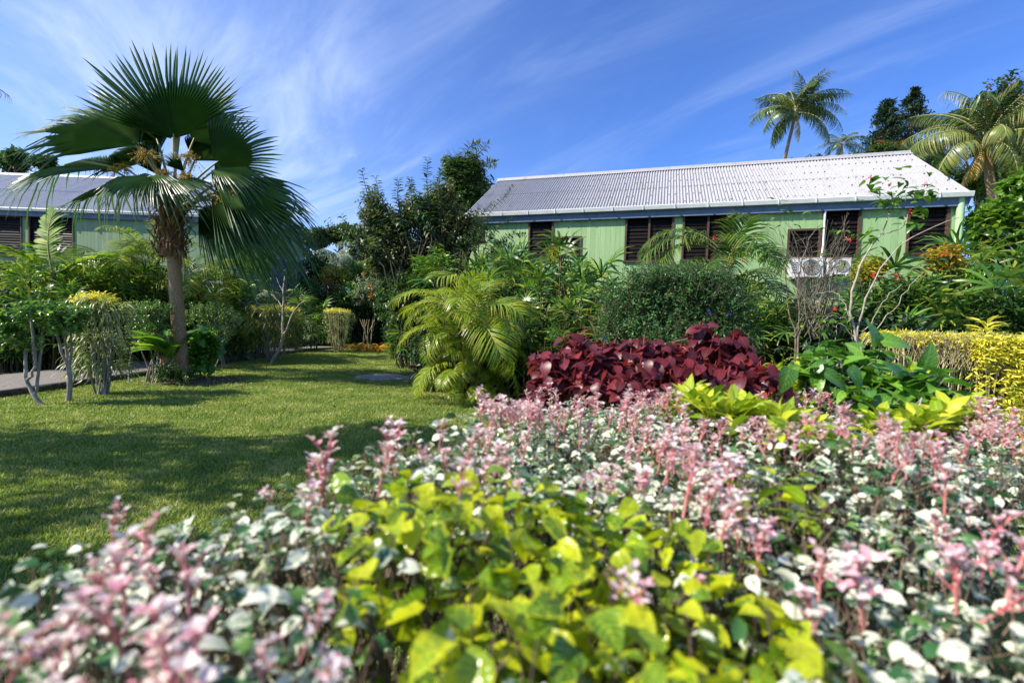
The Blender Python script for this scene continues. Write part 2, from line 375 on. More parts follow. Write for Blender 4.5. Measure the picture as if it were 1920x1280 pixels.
# ------------------------------------------------------------------ object helpers
def tag(o, label=None, cat=None, group=None, kind=None):
    if label: o['label'] = label
    if cat: o['category'] = cat
    if group: o['group'] = group
    if kind: o['kind'] = kind
    return o
def thing(name, label, cat, loc=(0, 0, 0), group=None, rz=0.0):
    o = bpy.data.objects.new(name, None); COL.objects.link(o)
    o.empty_display_size = 0.2
    o.location = [float(c) for c in loc]; o.rotation_euler = (0, 0, rz)
    return tag(o, label, cat, group)
def copy_thing(src, loc, rz, label, group=None, sc=None):
    c = src.copy(); COL.objects.link(c)
    c.location = [float(v) for v in loc]; c.rotation_euler = (0, 0, rz)
    if sc: c.scale = (sc, sc, sc)
    c['label'] = label
    if group: c['group'] = group
    for ch in list(src.children):
        k = ch.copy(); COL.objects.link(k); k.parent = c
        for g in list(ch.children):
            h = g.copy(); COL.objects.link(h); h.parent = k
    return c
def place_child(src, parent, M):
    """another copy of a part (shared mesh) under a thing"""
    o = src.copy(); COL.objects.link(o); o.parent = parent; o.matrix_local = M
    return o
# ================================================================== SETTING
# ---- ground
def soil_grass_mat():
    m, nt = mat_new('lawn_ground'); N = NT(nt)
    p = N.n('ShaderNodeTexCoord').outputs['Object']
    big = N.n('ShaderNodeTexNoise', {'Vector': p, 'Scale': 0.9, 'Detail': 5.0, 'Roughness': 0.6})
    fine = N.n('ShaderNodeTexNoise', {'Vector': p, 'Scale': 45.0, 'Detail': 4.0, 'Roughness': 0.7})
    g = N.ramp(fine.outputs[0], [(0.3, (0.045, 0.075, 0.018)), (0.55, (0.11, 0.16, 0.032)), (0.75, (0.20, 0.22, 0.07))])
    b = N.ramp(fine.outputs[0], [(0.3, (0.06, 0.045, 0.025)), (0.7, (0.16, 0.125, 0.07))])
    k = N.n('ShaderNodeMapRange', {0: big.outputs[0], 1: 0.60, 2: 0.74, 3: 0.0, 4: 0.75})
    col = N.mix(k.outputs[0], g, b)
    pr = N.n('ShaderNodeBsdfPrincipled', {'Base Color': col, 'Roughness': 0.95})
    bp = N.n('ShaderNodeBump', {'Height': fine.outputs[0], 'Strength': 0.7, 'Distance': 0.02}); nt.links.new(bp.outputs[0], pr.inputs['Normal'])
    N.n('ShaderNodeOutputMaterial', {0: pr.outputs[0]})
    return m
def sheet(name, poly, z, mat):
    b = MB(); b.add([(x, y, z) for x, y in poly], np.array([list(range(len(poly)))]), None, 0, False)
    o = b.build(name, mat); o['kind'] = 'structure'; return o
sheet('ground', [(-900, -900), (900, -900), (900, 900), (-900, 900)], 0.0, soil_grass_mat())

def rag(cx, cy, rx, ry, n=28, j=0.14):
    a = np.linspace(0, 2 * np.pi, n, endpoint=False); k = 1 + j * rng.normal(size=n)
    return [(cx + rx * k[i] * math.cos(a[i]), cy + ry * k[i] * math.sin(a[i])) for i in range(n)]
M_SOIL = plain_mat('garden_soil', (0.045, 0.033, 0.02), (0.13, 0.10, 0.062), 26, 0.97, bump=0.8)
g0 = ground(345, 712); g1 = ground(872, 748)
SOILS = [(g0[0] + 0.3, g0[1] - 0.15, 1.15, 0.75), (g1[0] + 0.7, g1[1] + 0.15, 1.1, 0.55)]
sheet('soil_under_palm', rag(*SOILS[0]), 0.004, M_SOIL)
sheet('soil_bed', [(-1.3, 8.6), (-0.6, 7.5), (0.2, 6.9), (0.9, 6.2), (1.4, 5.2), (3.5, 4.9), (9.5, 6.0), (16, 9), (14, 15), (-2, 18), (-3.2, 14), (-2.4, 10.5)], 0.004, M_SOIL)
sheet('soil_behind_path', [(-9.1, 4), (-9.2, 9), (-9.1, 13.5), (-8.7, 17), (-8.0, 21), (-6.0, 22), (-4.0, 21), (-3.5, 24), (-24, 30), (-26, 5)], 0.004, M_SOIL)
sheet('gravel_patch', rag(1.35, 1.75, 0.45, 0.28), 0.004, plain_mat('gravel', (0.22, 0.19, 0.15), (0.5, 0.46, 0.4), 60, 0.95, bump=1.0))

# ---- path with a kerb edge
M_PATH = plain_mat('path_concrete', (0.13, 0.115, 0.10), (0.26, 0.235, 0.21), 22, 0.92, detail=7, bump=0.5)
M_KERB = plain_mat('kerb_concrete', (0.035, 0.032, 0.026), (0.10, 0.09, 0.075), 14, 0.95, bump=0.5)
ys = np.linspace(1, 24, 47)
xf = np.interp(ys, [1, 6.4, 11.5, 15, 18, 20, 24], [-7.1, -7.2, -7.42, -7.75, -7.6, -6.6, -4.5])
xb = np.interp(ys, [1, 8, 13.7, 16.5, 19, 21, 24], [-8.9, -9.0, -8.9, -8.75, -8.3, -7.4, -5.3])
b = MB()
V = []; Q = []
for i, y in enumerate(ys):
    V += [(xf[i] - 0.09, y, 0.096), (xb[i], y, 0.096)]
    if i: k = 2 * i; Q.append((k - 2, k, k + 1, k - 1))
b.add(V, np.array(Q), None, 0, True)
tag(b.build('path', M_PATH), kind='structure')
b = MB(); V = []; Q = []
for i, y in enumerate(ys):
    jx = 0.012 * math.sin(i * 1.7)
    V += [(xf[i] + jx, y, -0.02), (xf[i] + jx, y, 0.095), (xf[i] - 0.015, y, 0.108), (xf[i] - 0.089, y, 0.108), (xf[i] - 0.089, y, 0.0)]
    if i:
        for c in range(4):
            k = 5 * i + c; Q.append((k - 5, k - 4, k + 1, k))
b.add(V, np.array(Q), None, 0, False)
tag(b.build('kerb', M_KERB), kind='structure')

# ---- lawn: real blades of grass, denser near the camera
def lawn():
    pts = []
    def fill(n, x0, x1, y0, y1):
        p = np.stack([rng.uniform(x0, x1, n), rng.uniform(y0, y1, n)], 1); pts.append(p)
    fill(130000, -4.6, 1.2, 1.5, 3.2)
    fill(190000, -7.1, 1.0, 3.2, 5.6)
    fill(170000, -7.3, 0.9, 5.6, 9.0)
    fill(120000, -7.5, -0.4, 9.0, 14)
    fill(70000, -7.6, -2.0, 14, 21)
    fill(70000, 1.2, 4.6, 1.6, 4.8)
    fill(26000, -9.6, -8.95, 5.0, 12)
    p = np.concatenate(pts)
    keep = np.ones(len(p), bool)
    xfi = np.interp(p[:, 1], ys, xf)
    xbi = np.interp(p[:, 1], ys, xb)
    keep &= (p[:, 0] > xfi + 0.02) | (p[:, 0] < xbi - 0.05)
    for (cx, cy, rx, ry) in SOILS:
        d = ((p[:, 0] - cx) / rx) ** 2 + ((p[:, 1] - cy) / ry) ** 2
        keep &= d + rng.normal(size=len(p)) * 0.45 > 1.0
    xr = np.interp(p[:, 1], [5.0, 5.6, 6.2, 6.9, 7.5, 8.6, 10.5, 14, 18, 22], [1.6, 1.2, 0.9, 0.2, -0.6, -1.3, -2.4, -3.2, -2.6, -3.4])
    keep &= (p[:, 0] < xr + rng.normal(size=len(p)) * 0.12) | (p[:, 1] < 5)
    keep &= ~((np.abs(p[:, 0] - 1.35) < 0.42) & (np.abs(p[:, 1] - 1.75) < 0.25))
    # worn, thinner turf in patches
    w = np.sin(p[:, 0] * 1.3 + 2 * np.sin(p[:, 1] * 0.7)) * np.sin(p[:, 1] * 1.1 + 1.5 * np.sin(p[:, 0] * 0.9))
    keep &= rng.random(len(p)) > np.clip((w - 0.45) * 0.9, 0, 0.6)
    p = p[keep]; n = len(p)
    dist = np.hypot(p[:, 0], p[:, 1])
    h = rng.uniform(0.012, 0.032, n) * (1 + 0.035 * dist); wd = rng.uniform(0.0022, 0.0042, n) * (1 + 0.16 * dist)
    a = rng.uniform(0, 2 * np.pi, n); lean = rng.uniform(0.2, 1.2, n) * h
    la = rng.uniform(0, 2 * np.pi, n)
    c, s_ = np.cos(a) * wd, np.sin(a) * wd
    z0 = np.full(n, -0.002)
    A = np.stack([p[:, 0] - c, p[:, 1] - s_, z0], 1); B = np.stack([p[:, 0] + c, p[:, 1] + s_, z0], 1)
    T = np.stack([p[:, 0] + np.cos(la) * lean, p[:, 1] + np.sin(la) * lean, h], 1)
    V = np.stack([A, B, T], 1).reshape(-1, 3)
    mb = MB(); mb.add(V, np.arange(3 * n).reshape(-1, 3), np.tile([[0, 0], [1, 0], [0.5, 1]], (n, 1)), 0, False)
    m = leaf_mat('grass_blade', [(0.0, (0.09, 0.17, 0.03)), (0.5, (0.225, 0.31, 0.05)), (0.85, (0.39, 0.43, 0.095)), (1.0, (0.58, 0.54, 0.24))], 0.5, 0.34, clump=0.55, spec=0.35)
    o = mb.build('lawn_grass', m)
    tag(o, 'short mown green lawn with striped tree shadows', 'grass', kind='stuff')
lawn()
# fallen leaves
def litter():
    n = 420
    P = np.concatenate([np.stack([rng.normal(g0[0] + 0.4, 0.9, 160), rng.normal(g0[1] - 0.2, 0.5, 160)], 1),
                        np.stack([rng.normal(g1[0] + 0.3, 0.7, 110), rng.normal(g1[1] + 0.2, 0.5, 110)], 1),
                        np.stack([rng.uniform(-6.8, 0, 150), rng.uniform(3, 14, 150)], 1)])
    P = np.concatenate([P, rng.uniform(0.012, 0.035, (len(P), 1))], 1)
    mb = MB()
    N_ = unit(np.array([0, 0, 1.0]) + rng.normal(size=(len(P), 3)) * 0.3)
    mb.scatter(T_OVATE2, frames(rnd_unit(len(P)) * [1, 1, 0.2], N_, rng.uniform(0.03, 0.10, len(P))), P)
    tag(mb.build('leaf_litter', leaf_mat('dry_leaf', [(0, (0.12, 0.07, 0.03)), (0.6, (0.28, 0.19, 0.09)), (1, (0.45, 0.36, 0.2))], 0.8, 0.15)),
        'dry brown fallen leaves scattered on the lawn and soil', 'fallen leaves', kind='stuff')
litter()
# flat stone set in the lawn
c = ground(718, 709)
b = MB(); n = 22; a = np.linspace(0, 2 * np.pi, n, endpoint=False); k = 1 + 0.10 * rng.normal(size=n)
ring = np.stack([c[0] + 0.62 * k * np.cos(a), c[1] + 0.55 * k * np.sin(a)], 1)
V = np.concatenate([np.c_[ring, np.full(n, -0.03)], np.c_[ring, np.full(n, 0.035)], np.c_[c[:2] + (ring - c[:2]) * 0.93, np.full(n, 0.05)]])
j = np.arange(n); kk = (j + 1) % n
b.add(V, [np.stack([j, kk, kk + n, j + n], 1), np.stack([j + n, kk + n, kk + 2 * n, j + 2 * n], 1), np.array([list(range(2 * n, 3 * n))])], None, 0, False)
tag(b.build('stepping_stone', plain_mat('stone', (0.16, 0.145, 0.12), (0.34, 0.31, 0.27), 9, 0.9, bump=0.4)), 'flat grey stone slab set into the lawn left of the yellow palm', 'stone')

# ================================================================== HOUSES
def wall_mat(name, a, b):
    m, nt = mat_new(name); N = NT(nt)
    p = N.n('ShaderNodeTexCoord').outputs['Object']
    geo = N.n('ShaderNodeNewGeometry')
    mp = N.n('ShaderNodeMapping', {0: p, 'Scale': (3, 3, 0.5)})
    nz = N.n('ShaderNodeTexNoise', {'Vector': mp.outputs[0], 'Scale': 2.5, 'Detail': 6.0, 'Roughness': 0.65})
    col = N.ramp(N.m('ADD', N.m('MULTIPLY', geo.outputs['Random Per Island'], 0.25), N.m('MULTIPLY', nz.outputs[0], 0.8)), [(0.22, tuple(c * 0.72 for c in a)), (0.42, a), (0.75, b)])
    pr = N.n('ShaderNodeBsdfPrincipled', {'Base Color': col, 'Roughness': 0.6})
    N.n('ShaderNodeOutputMaterial', {0: pr.outputs[0]}); return m
def roof_mat(name, a, b, dirt, lo=0.52, hi=0.72):
    m, nt = mat_new(name); N = NT(nt)
    p = N.n('ShaderNodeTexCoord').outputs['Object']
    mp = N.n('ShaderNodeMapping', {0: p, 'Scale': (2.2, 0.35, 0.35)})
    n1 = N.n('ShaderNodeTexNoise', {'Vector': mp.outputs[0], 'Scale': 1.6, 'Detail': 8.0, 'Roughness': 0.7})
    n2 = N.n('ShaderNodeTexNoise', {'Vector': p, 'Scale': 34.0, 'Detail': 5.0, 'Roughness': 0.7})
    base = N.ramp(n1.outputs[0], [(0.3, a), (0.65, b)])
    sp = N.n('ShaderNodeMapRange', {0: N.m('ADD', N.m('MULTIPLY', n1.outputs[0], 0.4), N.m('MULTIPLY', n2.outputs[0], 0.6)), 1: lo, 2: hi, 3: 0.0, 4: 0.8})
    col = N.mix(sp.outputs[0], base, dirt)
    pr = N.n('ShaderNodeBsdfPrincipled', {'Base Color': col, 'Roughness': 0.5, 'Metallic': 0.0})
    N.n('ShaderNodeOutputMaterial', {0: pr.outputs[0]}); return m
M_FRAME = plain_mat('brown_window_frame', (0.05, 0.026, 0.014), (0.10, 0.05, 0.026), 20, 0.6)
M_LOUV = plain_mat('dark_louvre_glass', (0.006, 0.0045, 0.004), (0.014, 0.010, 0.008), 6, 0.45, spec=0.12)
M_INNER = plain_mat('painted_dark_inside', (0.006, 0.005, 0.005), (0.01, 0.009, 0.008), 3, 0.9)  # near-black colour stands in for the shade inside rooms and openings
M_GUT = plain_mat('white_gutter', (0.52, 0.55, 0.53), (0.64, 0.67, 0.65), 7, 0.45, stretch=(1, 1, 4))
M_FASC = plain_mat('blue_fascia', (0.085, 0.13, 0.20), (0.12, 0.175, 0.26), 5, 0.55)
M_BARGE = plain_mat('pale_blue_barge', (0.26, 0.42, 0.66), (0.34, 0.50, 0.74), 5, 0.5)
M_PIPEG = plain_mat('pale_green_pipe', (0.33, 0.50, 0.27), (0.40, 0.58, 0.32), 6, 0.4)
M_PIPEW = plain_mat('white_pipe', (0.62, 0.62, 0.6), (0.78, 0.78, 0.76), 9, 0.4)
M_SCREW = plain_mat('rusty_screw', (0.07, 0.055, 0.05), (0.2, 0.17, 0.15), 40, 0.7)

def window(parent, x0, x1, z0, z1, panels=1, yw=0.0, blade=0.10):
    """louvre window whose outer face sits in the wall plane y = yw (house frame)"""
    fw = 0.05
    fr = MB()
    fr.box(x0 - fw, x1 + fw, yw - 0.035, yw + 0.07, z1, z1 + fw)
    fr.box(x0 - fw - 0.03, x1 + fw + 0.03, yw - 0.06, yw + 0.07, z0 - fw, z0)
    fr.box(x0 - fw, x0, yw - 0.032, yw + 0.068, z0, z1); fr.box(x1, x1 + fw, yw - 0.032, yw + 0.068, z0, z1)
    for k in range(1, panels):
        xm = x0 + (x1 - x0) * k / panels
        fr.box(xm - 0.028, xm + 0.028, yw - 0.028, yw + 0.068, z0, z1)
    w = fr.build('window', M_FRAME, parent, local=True)
    lv = MB()
    n = max(2, int(round((z1 - z0) / blade))); h = (z1 - z0) / n
    for p in range(panels):
        a = x0 + (x1 - x0) * p / panels + (0.03 if p else 0.012); c = x0 + (x1 - x0) * (p + 1) / panels - (0.03 if p < panels - 1 else 0.012)
        for i in range(n):
            z = z0 + i * h + 0.004
            t = 0.006; tilt = 0.035 + 0.006 * rng.normal()
            v = [(a, yw + 0.012, z), (c, yw + 0.012, z), (c, yw + 0.012 + tilt, z + h * 1.03), (a, yw + 0.012 + tilt, z + h * 1.03),
                 (a, yw + 0.012 + t, z - 0.002), (c, yw + 0.012 + t, z - 0.002), (c, yw + 0.012 + tilt + t, z + h * 1.03 - 0.002), (a, yw + 0.012 + tilt + t, z + h * 1.03 - 0.002)]
            lv.add(v, np.array([[0, 1, 2, 3], [7, 6, 5, 4], [0, 4, 5, 1], [3, 2, 6, 7]]), None, 0, False)
    lv.build('louvres', M_LOUV, w, local=True)
    bx = MB(); bx.box(x0 - 0.01, x1 + 0.01, yw + 0.10, yw + 0.13, z0 - 0.01, z1 + 0.01)  # black panel behind the blades: the unlit room's darkness is its colour
    bx.build('black_backing', M_INNER, w, local=True)
    clip = MB()
    for sgn, x in ((1, x0), (-1, x1)):
        for i in range(n):
            z = z0 + i * h
            clip.box(min(x, x + sgn * 0.014), max(x, x + sgn * 0.014), yw - 0.006, yw + 0.012, z + 0.01, z + h - 0.02)
    clip.build('louvre_clips', M_TWIGD, w, local=True)

def house(name, label, loc, rz, L, hw, eave, rise, wins, mats, oh=0.14, corr=0.082, amp=0.022, side_wins=()):
    """front gutter line along +x at y = 0, house behind it (+y)"""
    h = thing(name, label, 'house', loc, None, rz)
    WM, RM = mats
    w0, w1 = 0.10, L - 0.05; d0, d1 = oh, 2 * hw - oh; top = eave - 0.10
    # front wall: separate boards, cut round the windows
    wb = MB()
    bx = [w0]
    while bx[-1] < w1 - 0.2: bx.append(bx[-1] + (0.142 if rng.random() < 0.85 else 0.125))
    bx.append(w1)
    cuts = sorted(set(bx + [e for w in wins for e in (w[0] - 0.045, w[1] + 0.045)]))
    cuts = [c for i, c in enumerate(cuts) if i == 0 or c - cuts[i - 1] > 0.012]
    for a, c in zip(cuts[:-1], cuts[1:]):
        mid = (a + c) / 2; zs = [0.0]
        for w in sorted([w for w in wins if w[0] - 0.05 < mid < w[1] + 0.05], key=lambda w: w[2]):
            zs += [w[2] - 0.045, w[3] + 0.045]
        zs.append(top)
        for z0, z1 in zip(zs[::2], zs[1::2]):
            if z1 - z0 > 0.01:
                g = 0.0022
                v = [(a + g, d0, z0), (c - g, d0, z0), (c - g, d0, z1), (a + g, d0, z1), (a, d0 + 0.008, z0), (c, d0 + 0.008, z0), (c, d0 + 0.008, z1), (a, d0 + 0.008, z1)]
                wb.add(v, np.array([[0, 1, 2, 3], [4, 0, 3, 7], [1, 5, 6, 2]]), None, 0, False)
    wb.build('wall', WM, h, local=True)
    gb = MB()   # gable and rear walls, boards again
    for x, sg in ((w0, -1), (w1, 1)):
        y = d0 + 0.009
        while y < d1:
            y2 = min(y + 0.142, d1)
            def zt(q): return top + rise * (1 - abs(q - hw) / hw) - 0.05
            v = [(x, y, 0), (x, y2 - 0.006, 0), (x, y2 - 0.006, zt(y2)), (x, y, zt(y))]
            gb.add(v, np.array([[0, 1, 2, 3]]), None, 0, False)
            v = [(x - sg * 0.01, y2 - 0.006, 0), (x - sg * 0.01, y2, 0), (x - sg * 0.01, y2, zt(y2)), (x - sg * 0.01, y2 - 0.006, zt(y2))]
            gb.add(v, np.array([[0, 1, 2, 3]]), None, 0, False)
            y = y2
    gb.add([(w0, d1, 0), (w1, d1, 0), (w1, d1, top), (w0, d1, top)], np.array([[0, 1, 2, 3]]), None, 0, False)
    gb.build('gable_wall', WM, h, local=True)
    for w in wins: window(h, w[0], w[1], w[2], w[3], w[4] if len(w) > 4 else 1, d0)
    # corrugated roof, both slopes
    rb = MB()
    nx = int(L / corr * 8); xs = np.linspace(-0.02, L + 0.02, nx + 1)
    zz = amp * np.sin(2 * np.pi * xs / corr)
    sl = math.hypot(hw, rise); ny, nz = -rise / sl, hw / sl
    for sgn in (1, -1):
        rows = [(-0.05, -0.05 * rise / hw)] + [(hw * t, rise * t) for t in (0.33, 0.66, 1.0)]
        V = []
        for (yy, z) in rows:
            yv = yy if sgn == 1 else 2 * hw - yy
            V.append(np.stack([xs, yv + sgn * ny * zz, eave + z + nz * zz], 1))
        V = np.concatenate(V); i = np.arange(3)[:, None] * (nx + 1); j = np.arange(nx)[None]
        Q = np.stack([i + j, i + j + 1, i + nx + 2 + j, i + nx + 1 + j], -1).reshape(-1, 4)
        rb.add(V, Q if sgn == 1 else Q[:, ::-1], None, 0, True)
    roof = rb.build('roof', RM, h, local=True)
    sc = MB()
    for r_ in range(6):
        t = 0.06 + r_ * 0.178
        for i in range(int(L / corr)):
            if (i + r_) % 2: continue
            x = (i + 0.25) * corr - 0.02; y = hw * t; z = eave + rise * t + amp * nz
            if rng.random() < 0.3: continue
            s2 = 0.007 + 0.006 * rng.random()
            sc.box(x - s2 * 1.2, x + s2 * 1.2, y - s2, y + s2, z - 0.006, z + 0.014 + 0.5 * s2 * rise / hw)
    lp = MB()
    xs2 = np.linspace(0.0, L, nx // 2 + 1); z2 = amp * np.sin(2 * np.pi * xs2 / corr)
    for t in (0.49,):
        top_ = np.stack([xs2, hw * t + ny * (z2 + 0.004), eave + rise * t + nz * (z2 + 0.004)], 1); bot = top_ + np.array([0, -0.10, -0.10 * rise / hw]) + np.array([0, ny, nz]) * 0.003
        low = bot - np.array([0, ny, nz]) * 0.008
        V = np.concatenate([top_, bot, low]); m_ = len(xs2); j = np.arange(m_ - 1)
        lp.add(V, np.concatenate([np.stack([j + m_, j + m_ + 1, j + 1, j], 1), np.stack([j + 2 * m_, j + 2 * m_ + 1, j + m_ + 1, j + m_], 1)]), None, 0, False)
    lp.build('sheet_lap', RM, roof, local=True)
    so = sc.build('roof_screws', M_SCREW, roof, local=True); so['kind'] = 'stuff'
    rc = MB()   # ridge capping
    a = np.linspace(-0.35, math.pi + 0.35, 9)
    prof = [(hw - 0.20, eave + rise - 0.20 * rise / hw + 0.035)] + [(hw - 0.045 * math.cos(t), eave + rise + 0.02 + 0.045 * math.sin(t)) for t in a] + [(hw + 0.20, eave + rise - 0.20 * rise / hw + 0.035)]
    V = [(x, y, z) for x in (-0.05, L + 0.05) for (y, z) in prof]; n = len(prof)
    rc.add(V, np.array([[i, i + n, i + n + 1, i + 1] for i in range(n - 1)]), None, 0, True)
    rc.build('ridge_cap', RM, roof, local=True)
    # gutter: a trough with a rolled lip, brackets, fascia below
    gt = MB()
    pr = [(0.03, 0.0), (0.03, -0.115), (-0.075, -0.115), (-0.098, -0.02), (-0.088, -0.004), (-0.078, -0.02), (-0.062, -0.10), (0.015, -0.10)]
    V = [(x, y - 0.02, eave + z + 0.005) for x in (-0.04, L + 0.04) for (y, z) in pr]; n = len(pr)
    gt.add(V, [np.array([[i, i + 1, n + i + 1, n + i] for i in range(n - 1)]), np.array([list(range(n)), list(range(2 * n - 1, n - 1, -1))])], None, 0, False)
    gu = gt.build('gutter', M_GUT, h, local=True)
    br = MB()
    x = 0.4
    while x < L:
        br.box(x - 0.012, x + 0.012, -0.125, -0.02, eave - 0.121, eave - 0.115); br.box(x - 0.012, x + 0.012, -0.128, -0.112, eave - 0.12, eave + 0.012); x += 0.82
    br.build('gutter_brackets', M_GUT, gu, local=True)
    fb = MB(); fb.box(0.0, L, 0.012, 0.04, eave - 0.30, eave - 0.02); fb.box(0.02, L - 0.02, 0.04, oh - 0.003, eave - 0.28, eave - 0.26)
    fb.build('fascia', M_FASC, h, local=True)
    for x in (-0.045, L + 0.01):   # barge boards
        bb = MB()
        for s2 in (0, 1):
            ya, yb = (-0.06, hw) if s2 == 0 else (2 * hw + 0.06, hw)
            za = eave - 0.05 * rise / hw; zb = eave + rise
            v = [(xx, y, z) for xx in (x, x + 0.035) for (y, z) in ((ya, za - 0.30), (ya, za - 0.03), (yb, zb - 0.03), (yb, zb - 0.30))]
            bb.add(v, np.array([[0, 1, 2, 3], [7, 6, 5, 4], [1, 5, 6, 2], [0, 3, 7, 4], [0, 4, 5, 1]]), None, 0, False)
        bb.build('barge_board', M_BARGE, h, local=True)
    return h

# ---- right house (gutter line measured from the photograph)
GA = at(873, 402, 14.3); GB = at(1818, 360, 10.5)
HV = GB - GA; HL = math.hypot(HV[0], HV[1]); HRZ = math.atan2(HV[1], HV[0])
EAVE = (GA[2] + GB[2]) / 2
HX = np.array([math.cos(HRZ), math.sin(HRZ), 0]); HY = np.array([-math.sin(HRZ), math.cos(HRZ), 0])
def wall_xz(px, py, off=0.14):
    d = ray(px, py); o = np.array([0, 0, EYE]); p0 = np.array([GA[0], GA[1], 0]) + HY * off
    t = np.dot(p0 - o, HY) / np.dot(d, HY); p = o + d * t
    return float(np.dot(p - p0, HX)), float(p[2])
def win_px(l, r, t, b, panels=1):
    x0, z1 = wall_xz(l, t); x1, _ = wall_xz(r, t); _, z0 = wall_xz((l + r) / 2, b)
    return (x0 + 0.05, x1 - 0.05, z0 + 0.05, z1 - 0.05, panels)
WINS = [win_px(888, 908, 424, 452), win_px(992, 1039, 410, 489), win_px(1041, 1091, 444, 480), win_px(1173.5, 1265, 403, 492, 2),
        win_px(1281, 1379, 398, 490, 2), win_px(1477, 1541, 430, 485, 1), win_px(1545, 1616, 387, 486), win_px(1703, 1782, 380, 478)]
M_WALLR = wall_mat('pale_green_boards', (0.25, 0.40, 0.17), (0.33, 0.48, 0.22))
M_ROOFW = roof_mat('white_roof_iron', (0.33, 0.33, 0.34), (0.45, 0.45, 0.46), (0.15, 0.13, 0.115), 0.48, 0.62)
hr = house('green_house', 'pale green weatherboard house with white corrugated roof and louvre windows', (GA[0], GA[1], 0), HRZ, HL, 2.93, EAVE, 1.95, WINS, (M_WALLR, M_ROOFW))
# round downpipe at the right corner, white conduit, both fixed to the house
pb = MB(); xd = HL - 0.12
pb.tube([(xd, 0.06, EAVE - 0.1), (xd, 0.05, EAVE - 0.35), (xd, 0.06, 2.0), (xd, 0.06, 0.0)], 0.075, 12)
for z in (EAVE - 1.15, 1.2):
    pb.tube([(xd, 0.06, z - 0.025), (xd, 0.06, z + 0.025)], 0.085, 12)
pb.build('downpipe', M_PIPEG, hr, local=True)
pb = MB(); xa, za = wall_xz(1559, 384); xb_, zb_ = wall_xz(1545, 398); xc_, zc_ = wall_xz(1540, 478)
pb.tube([(xa, 0.06, za), (xa - 0.09, 0.05, za - 0.01), (xb_ + 0.02, 0.05, zb_ + 0.06), (xb_, 0.055, zb_ - 0.05), (xb_, 0.055, zc_ + 0.2), (xb_ - 0.04, 0.055, zc_ - 0.25)], 0.024, 8)
pb.build('conduit_pipe', M_PIPEW, hr, local=True)

# ---- left house
ZL = 18.0
lc = at(417, 401, ZL); rgt = at(0, 387, ZL)
lx = lc[0]; LEAVE = (lc[2] + rgt[2]) / 2 - 0.05
LL = 16.0; LHW = 3.65
def lwin(l, r, t, b, panels=1):
    p = at(l, t, ZL + 0.14); q = at(r, b, ZL + 0.14)
    return (p[0] - (lx - LL) + 0.05, q[0] - (lx - LL) - 0.05, min(p[2], q[2] + 9) * 0 + q[2] + 0.05, p[2] - 0.05, panels)
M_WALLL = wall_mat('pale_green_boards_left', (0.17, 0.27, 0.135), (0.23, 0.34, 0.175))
M_ROOFG = roof_mat('grey_roof_iron', (0.36, 0.36, 0.375), (0.52, 0.52, 0.53), (0.15, 0.14, 0.135))
LW = [lwin(-58, 42, 402, 482, 1), lwin(54, 139, 402, 480, 1)]
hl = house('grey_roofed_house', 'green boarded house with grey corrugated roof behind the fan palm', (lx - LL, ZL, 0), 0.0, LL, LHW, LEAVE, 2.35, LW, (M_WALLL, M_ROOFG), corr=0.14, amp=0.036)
# shaded gable end: louvre panels facing the path
for k, (y0, y1, z0, z1) in enumerate([(1.0, 1.9, 3.1, 4.6), (3.7, 5.1, 2.6, 4.1), (6.2, 7.1, 2.5, 4.4)]):
    w_ = MB(); x = LL - 0.05
    w_.box(x + 0.004, x + 0.05, y0 - 0.05, y1 + 0.05, z0 - 0.05, z0); w_.box(x + 0.004, x + 0.05, y0 - 0.05, y1 + 0.05, z1, z1 + 0.05)
    w_.box(x + 0.004, x + 0.047, y0 - 0.05, y0, z0, z1); w_.box(x + 0.004, x + 0.047, y1, y1 + 0.05, z0, z1)
    fo = w_.build('side_window', M_GUT, hl, local=True)
    l_ = MB(); n = int((z1 - z0) / 0.12)
    for i in range(n):
        za = z0 + (z1 - z0) * i / n
        l_.add([(x + 0.036, y0, za), (x + 0.036, y1, za), (x + 0.010, y1, za + 0.122), (x + 0.010, y0, za + 0.122)], np.array([[0, 1, 2, 3]]), None, 0, False)
    l_.build('louvres', plain_mat('blue_grey_louvre', (0.16, 0.22, 0.30), (0.22, 0.28, 0.38), 5, 0.4), fo, local=True)
cp = MB(); cp.box(LL - 0.13, LL - 0.035, 0.118, 0.20, 0, LEAVE - 0.14)
cp.build('corner_board', plain_mat('pale_corner', (0.40, 0.50, 0.34), (0.48, 0.58, 0.42), 5, 0.6), hl, local=True)

